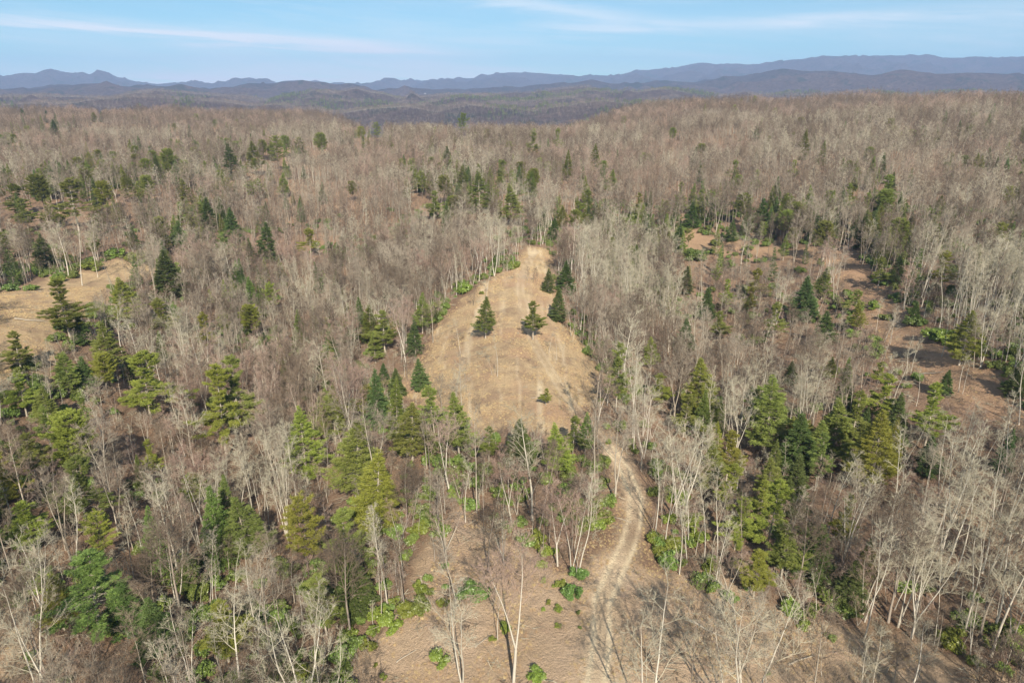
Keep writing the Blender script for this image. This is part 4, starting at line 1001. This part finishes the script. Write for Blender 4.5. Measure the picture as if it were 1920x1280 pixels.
# brush, fallen branches, grass
colB = src_collection("brush_sources", [brush_clump("brush_a", 81), brush_clump("brush_b", 82, tw='redtwig'), brush_clump("brush_c", 83, 1.6, 20, 'twig'), brush_clump("brush_d", 84, 1.3, 30, 'paletwig')])
X, Y = grid_points(rng, 40, 300, 2.6, 46)
infor = forest_mask(X, Y); inlow = in_poly(CLEAR_LOW, X, Y) | in_poly(CLEAR_RIGHT, X, Y) | in_poly(CLEAR_LL, X, Y)
pr = np.where(infor, .5, np.where(inlow, .35, .32)) * np.clip(.6 + 1.6 * fbm(X / 12, Y / 12, 309, 3), 0, 1.5)
k = (rng.random(X.shape) < pr) & (poly_dist(TRACK[0], X, Y, False) > 2.2); infor = infor[k]; X, Y = X[k], Y[k]; Z = terrain(X, Y)
sz = np.where(infor, rng.uniform(.6, 1.6, X.shape), rng.uniform(.2, .6, X.shape))
scatter("brush", colB, np.stack([X, Y, Z], -1), rng.integers(0, 4, X.shape), np.c_[rng.normal(size=(len(X), 2)) * .08, rng.uniform(0, 6.28, len(X))], np.repeat(sz[:, None], 3, 1),
        "low leafless brush and briars on the forest floor", "brush")
colD = src_collection("debris_sources", [debris("debris_a", 91, 26, 'paletwig'), debris("debris_b", 92, 26, 'paletwig'), debris("debris_c", 93, 20, 'redtwig'), debris("debris_d", 94, 22, 'browntwig')])
X, Y = grid_points(rng, 38, 260, 2.1, 46)
infor = forest_mask(X, Y); inlow = in_poly(CLEAR_LOW, X, Y) | in_poly(CLEAR_RIGHT, X, Y) | in_poly(CLEAR_LL, X, Y)
k = (rng.random(X.shape) < np.where(infor, .35, np.where(inlow, .26, .06))) & (poly_dist(TRACK[0], X, Y, False) > 3.0); X, Y = X[k], Y[k]; Z = terrain(X, Y)
sz = rng.uniform(.6, 1.4, X.shape)
scatter("fallen_branches", colD, np.stack([X, Y, Z], -1), rng.integers(0, 4, X.shape), np.c_[np.zeros((len(X), 2)), rng.uniform(0, 6.28, len(X))], np.repeat(sz[:, None], 3, 1),
        "fallen branches and logging slash littering the cleared ground", "branches")
colT = src_collection("tuft_sources", [tuft("tuft_a", 95), tuft("tuft_b", 96, 40, .9), tuft("tuft_c", 97, 50, .55)])
X, Y = grid_points(rng, 38, 300, .6, 46)
w = (in_poly(CLEAR_UP, X, Y) * .75 + in_poly(CLEAR_LOW, X, Y) * 1.0 + in_poly(CLEAR_LEFT, X, Y) * .95 + in_poly(CLEAR_RIGHT, X, Y) * .25 + in_poly(CLEAR_RB, X, Y) * .3 + in_poly(CLEAR_LL, X, Y) * .4)
w = w * np.clip(.55 + 1.7 * fbm(X / 5, Y / 5, 310, 3), 0, 1.3) * (poly_dist(TRACK[0], X, Y, False) > 1.5)
k = rng.random(X.shape) < w; X, Y = X[k], Y[k]; Z = terrain(X, Y); sz = rng.uniform(.2, .55, X.shape)
scatter("dry_grass", colT, np.stack([X, Y, Z], -1), rng.integers(0, 3, X.shape), np.c_[rng.normal(size=(len(X), 2)) * .15, rng.uniform(0, 6.28, len(X))], np.repeat(sz[:, None], 3, 1),
        "dry straw-coloured grass tufts over the clearing and by the track", "grass")

# ------------------------------------------------------------------ fallen logs
def log_mesh(name, seed):
    rg = np.random.default_rng(seed); g = Geo()
    P, D = path(rg, np.array([-3., 0, .1]), np.array([1., rg.normal() * .05, 0]), 6.0, 8, .10, 0); P[:, 2] = np.abs(P[:, 2]) * .4 + .12
    R = np.linspace(.17, .07, 9); P = np.concatenate([P[:1] + [.02, 0, 0], P, P[-1:] - [.02, 0, 0]]); R = np.concatenate([[.005], R, [.005]])
    g.tube(P, R, 7)
    for _ in range(5):
        k = int(rg.integers(3, 9)); d = np.array([.6, rg.normal(), abs(rg.normal()) * .5]); d /= np.linalg.norm(d)
        g.tube(np.array([P[k], P[k] + d * .5, P[k] + d * rg.uniform(.8, 1.6)]), [.04, .025, .008], 4)
    V, F = g.arrays(); return mesh_from(name, V, F, mats=[MB['grey']], smooth=True)
LOGM = [log_mesh("log_%d" % q, 500 + q) for q in range(3)]
LOGS = [(57, 601, 1.2, .5, "pale fallen log lying across the golden left bank"), (1168, 974, .5, -.1, "short pale log beside the dirt track at its bend"), (1560, 468, 2.2, .1, "long grey fallen trunk along the far side of the brown shelf"),
        (1595, 478, 1.3, -.5, "grey log at the right end of the brown shelf"), (835, 1045, .5, .9, "small log at the foot of the dark wavy trunk"), (900, 1200, .45, 1.1, "pale log on the open slope left of the track"),
        (1330, 1180, 1.0, -.3, "grey log on the shadowed open ground right of the track"), (1010, 745, .6, .3, "short log at the lower end of the grassy clearing"), (850, 560, .7, -.2, "pale log at the clearing's upper left edge"),
        (1750, 700, 1.0, -.8, "log lying down the right bare slope"), (1500, 1235, .9, .6, "pale log among stems at the bottom right slope"), (760, 1225, .5, .8, "thin log below the bright green shrub strip"), (60, 1215, .5, .8, "log on the bare patch in the bottom left corner")]
for q, (x, y, sc_, rz_, lab) in enumerate(LOGS):
    p = hit(x, y); o = link("fallen_log", LOGM[q % 3]); o.location = p; o.scale = (sc_,) * 3
    dx, dy = math.cos(rz_) * 2 * sc_, math.sin(rz_) * 2 * sc_
    o.rotation_euler = (0, -math.atan2(float(terrain(p[0] + dx, p[1] + dy) - terrain(p[0] - dx, p[1] - dy)), 4 * sc_), rz_)
    tag(o, lab, "log", "fallen logs on the cleared ground")

# ------------------------------------------------------------------ far white house on the ridge
def far_house():
    p = hit(797, 176)
    r = new_root("house", p + [0, 0, -1], .4, (.6, .6, .6))
    def box(nm, x0, x1, y0, y1, z0, z1, mat):
        V = [(x, y, z) for x in (x0, x1) for y in (y0, y1) for z in (z0, z1)]
        return link(nm, mesh_from(nm, V, None, [(0, 1, 3, 2), (4, 6, 7, 5), (0, 4, 5, 1), (2, 3, 7, 6), (0, 2, 6, 4), (1, 5, 7, 3)], mats=[mat]), r)
    wm, nt, pw = new_mat("white_siding"); pw.inputs["Base Color"].default_value = (.8, .8, .78, 1)
    rm, nt, pr_ = new_mat("grey_roof"); pr_.inputs["Base Color"].default_value = (.25, .24, .24, 1)
    gm, nt, pg = new_mat("window_glass"); pg.inputs["Base Color"].default_value = (.05, .06, .07, 1); pg.inputs["Roughness"].default_value = .15
    box("wall", -9, 9, -5, 5, 0, 7, wm)
    V = [(-9.6, -5.8, 6.9), (9.6, -5.8, 6.9), (9.6, 5.8, 6.9), (-9.6, 5.8, 6.9), (-9.6, 0, 10.5), (9.6, 0, 10.5)]
    link("roof", mesh_from("roof", V, [(0, 4, 3), (1, 2, 5)], [(0, 1, 5, 4), (2, 3, 4, 5), (0, 3, 2, 1)], mats=[rm]), r)
    for x in (-6, -2, 2, 6): box("window", x - .7, x + .7, -5.06, -4.9, 3.2, 5.2, gm)
    tag(r, "tiny white house on the hill ridge below the blue mountains", "house")
far_house()

# ------------------------------------------------------------------ labels: each individual is told apart by look, then by its neighbour landmark
LM = [(1000, 480, "the clearing's narrow top end"), (980, 620, "the clearing's middle"), (810, 610, "the clearing's left edge"), (1115, 640, "the clearing's right edge"), (950, 760, "the clearing's wide lower end"),
 (750, 715, "the clearing's lower left corner"), (1190, 930, "the dirt track's bend"), (1120, 830, "the dirt track's upper gap"), (1120, 1100, "the straight dirt track"), (1110, 1250, "the track's near end"),
 (675, 960, "the biggest yellow-green pine"), (562, 860, "the tall slim pine left of centre"), (415, 800, "the twin yellow pines"), (258, 740, "the layered left pine"), (100, 600, "the left grassy bank"), (200, 500, "the left bank's top"),
 (30, 720, "the left frame edge"), (90, 830, "the lower left slope"), (300, 900, "the bare left hollow"), (150, 1130, "the shaded lower left thicket"), (60, 1270, "the bottom left corner"), (330, 1250, "the bottom left branches"),
 (560, 1050, "the yellow round pine"), (560, 1240, "the bottom edge shrubs"), (450, 1010, "the bluish left pine"), (740, 1150, "the bright shrub strip"), (870, 1100, "the open slope left of the track"), (1010, 1030, "the shrubs under the white trunks"),
 (980, 920, "the dark central pine row"), (780, 850, "the pines below the clearing"), (1250, 1010, "the shrubs right of the track"), (1380, 1030, "the right roadside thicket"), (1340, 1230, "the shadowed bottom slope"), (1340, 780, "the light pine right of centre"),
 (1460, 830, "the tall right pine cluster"), (1620, 850, "the yellow pine of the right cluster"), (1560, 1080, "the right leafless stand"), (1700, 1000, "the pale right stand"), (1850, 1000, "the right frame edge"), (1800, 1200, "the bottom right shrubs"),
 (1600, 1230, "the bottom right slope"), (1780, 690, "the right bare slope"), (1620, 520, "the right soil bank"), (1420, 450, "the brown upper right shelf"), (1520, 600, "the bluish right hemlocks"), (1350, 620, "the brushy right slope"),
 (1820, 850, "the lower right hillside"), (1850, 640, "the slope's right side"), (400, 620, "the grey left woods"), (620, 650, "the grey woods left of the clearing"), (500, 460, "the dark pine in the left woods"), (130, 400, "the upper left pine band"),
 (320, 430, "the left ridge trees"), (480, 300, "the pines on the left skyline"), (120, 240, "the far left hilltop"), (700, 260, "the centre skyline"), (880, 380, "the dark pines above the clearing"), (1080, 420, "the pines above the clearing's right"),
 (1100, 310, "the upper centre woods"), (1270, 450, "the left end of the brown shelf"), (1520, 290, "the upper right woods"), (1700, 400, "the right hill woods"), (700, 350, "the upper left centre woods"), (1200, 720, "the dark trees beside the lower clearing"), (1230, 560, "the grey woods right of the clearing")]
ORD = ["leftmost", "second from left", "third from left", "fourth from left", "fifth from left", "sixth from left", "seventh from left", "eighth from left", "ninth from left", "tenth from left"]
groups = {}
for it in INDIV:
    r, desc, cat, x, y, h, grp = it
    dd = [math.hypot(x - a, (y - b) * 1.2) for a, b, _ in LM]; j = int(np.argmin(dd)); a, b, ph = LM[j]
    dx, dy = x - a, y - b
    if dd[j] < 28: rel = "at"
    elif abs(dy) > abs(dx) * .7: rel = "above" if dy < 0 else "below"
    else: rel = "left of" if dx < 0 else "right of"
    groups.setdefault((desc, rel, ph), []).append(it)
for (desc, rel, ph), items in groups.items():
    items.sort(key=lambda t: t[3])
    for q, it in enumerate(items):
        r = it[0]
        if len(items) == 1: lab = "%s %s %s" % (desc, rel, ph)
        elif len(items) == 2:
            taller = (it[5], q) > (items[1 - q][5], 1 - q)
            lab = "%s %s %s %s" % ("taller" if taller else "shorter", desc, rel, ph)
            if it[2] == 'shrub': lab = "%s %s %s %s" % ("wider" if taller else "narrower", desc, rel, ph)
        elif len(items) == 3:
            lab = "%s %s %s %s" % (("leftmost", "middle", "rightmost")[q], desc, rel, ph)
        else: lab = "%s %s %s, %s" % (desc, rel, ph, ORD[min(q, 9)])
        tag(r, lab, it[2], it[6])
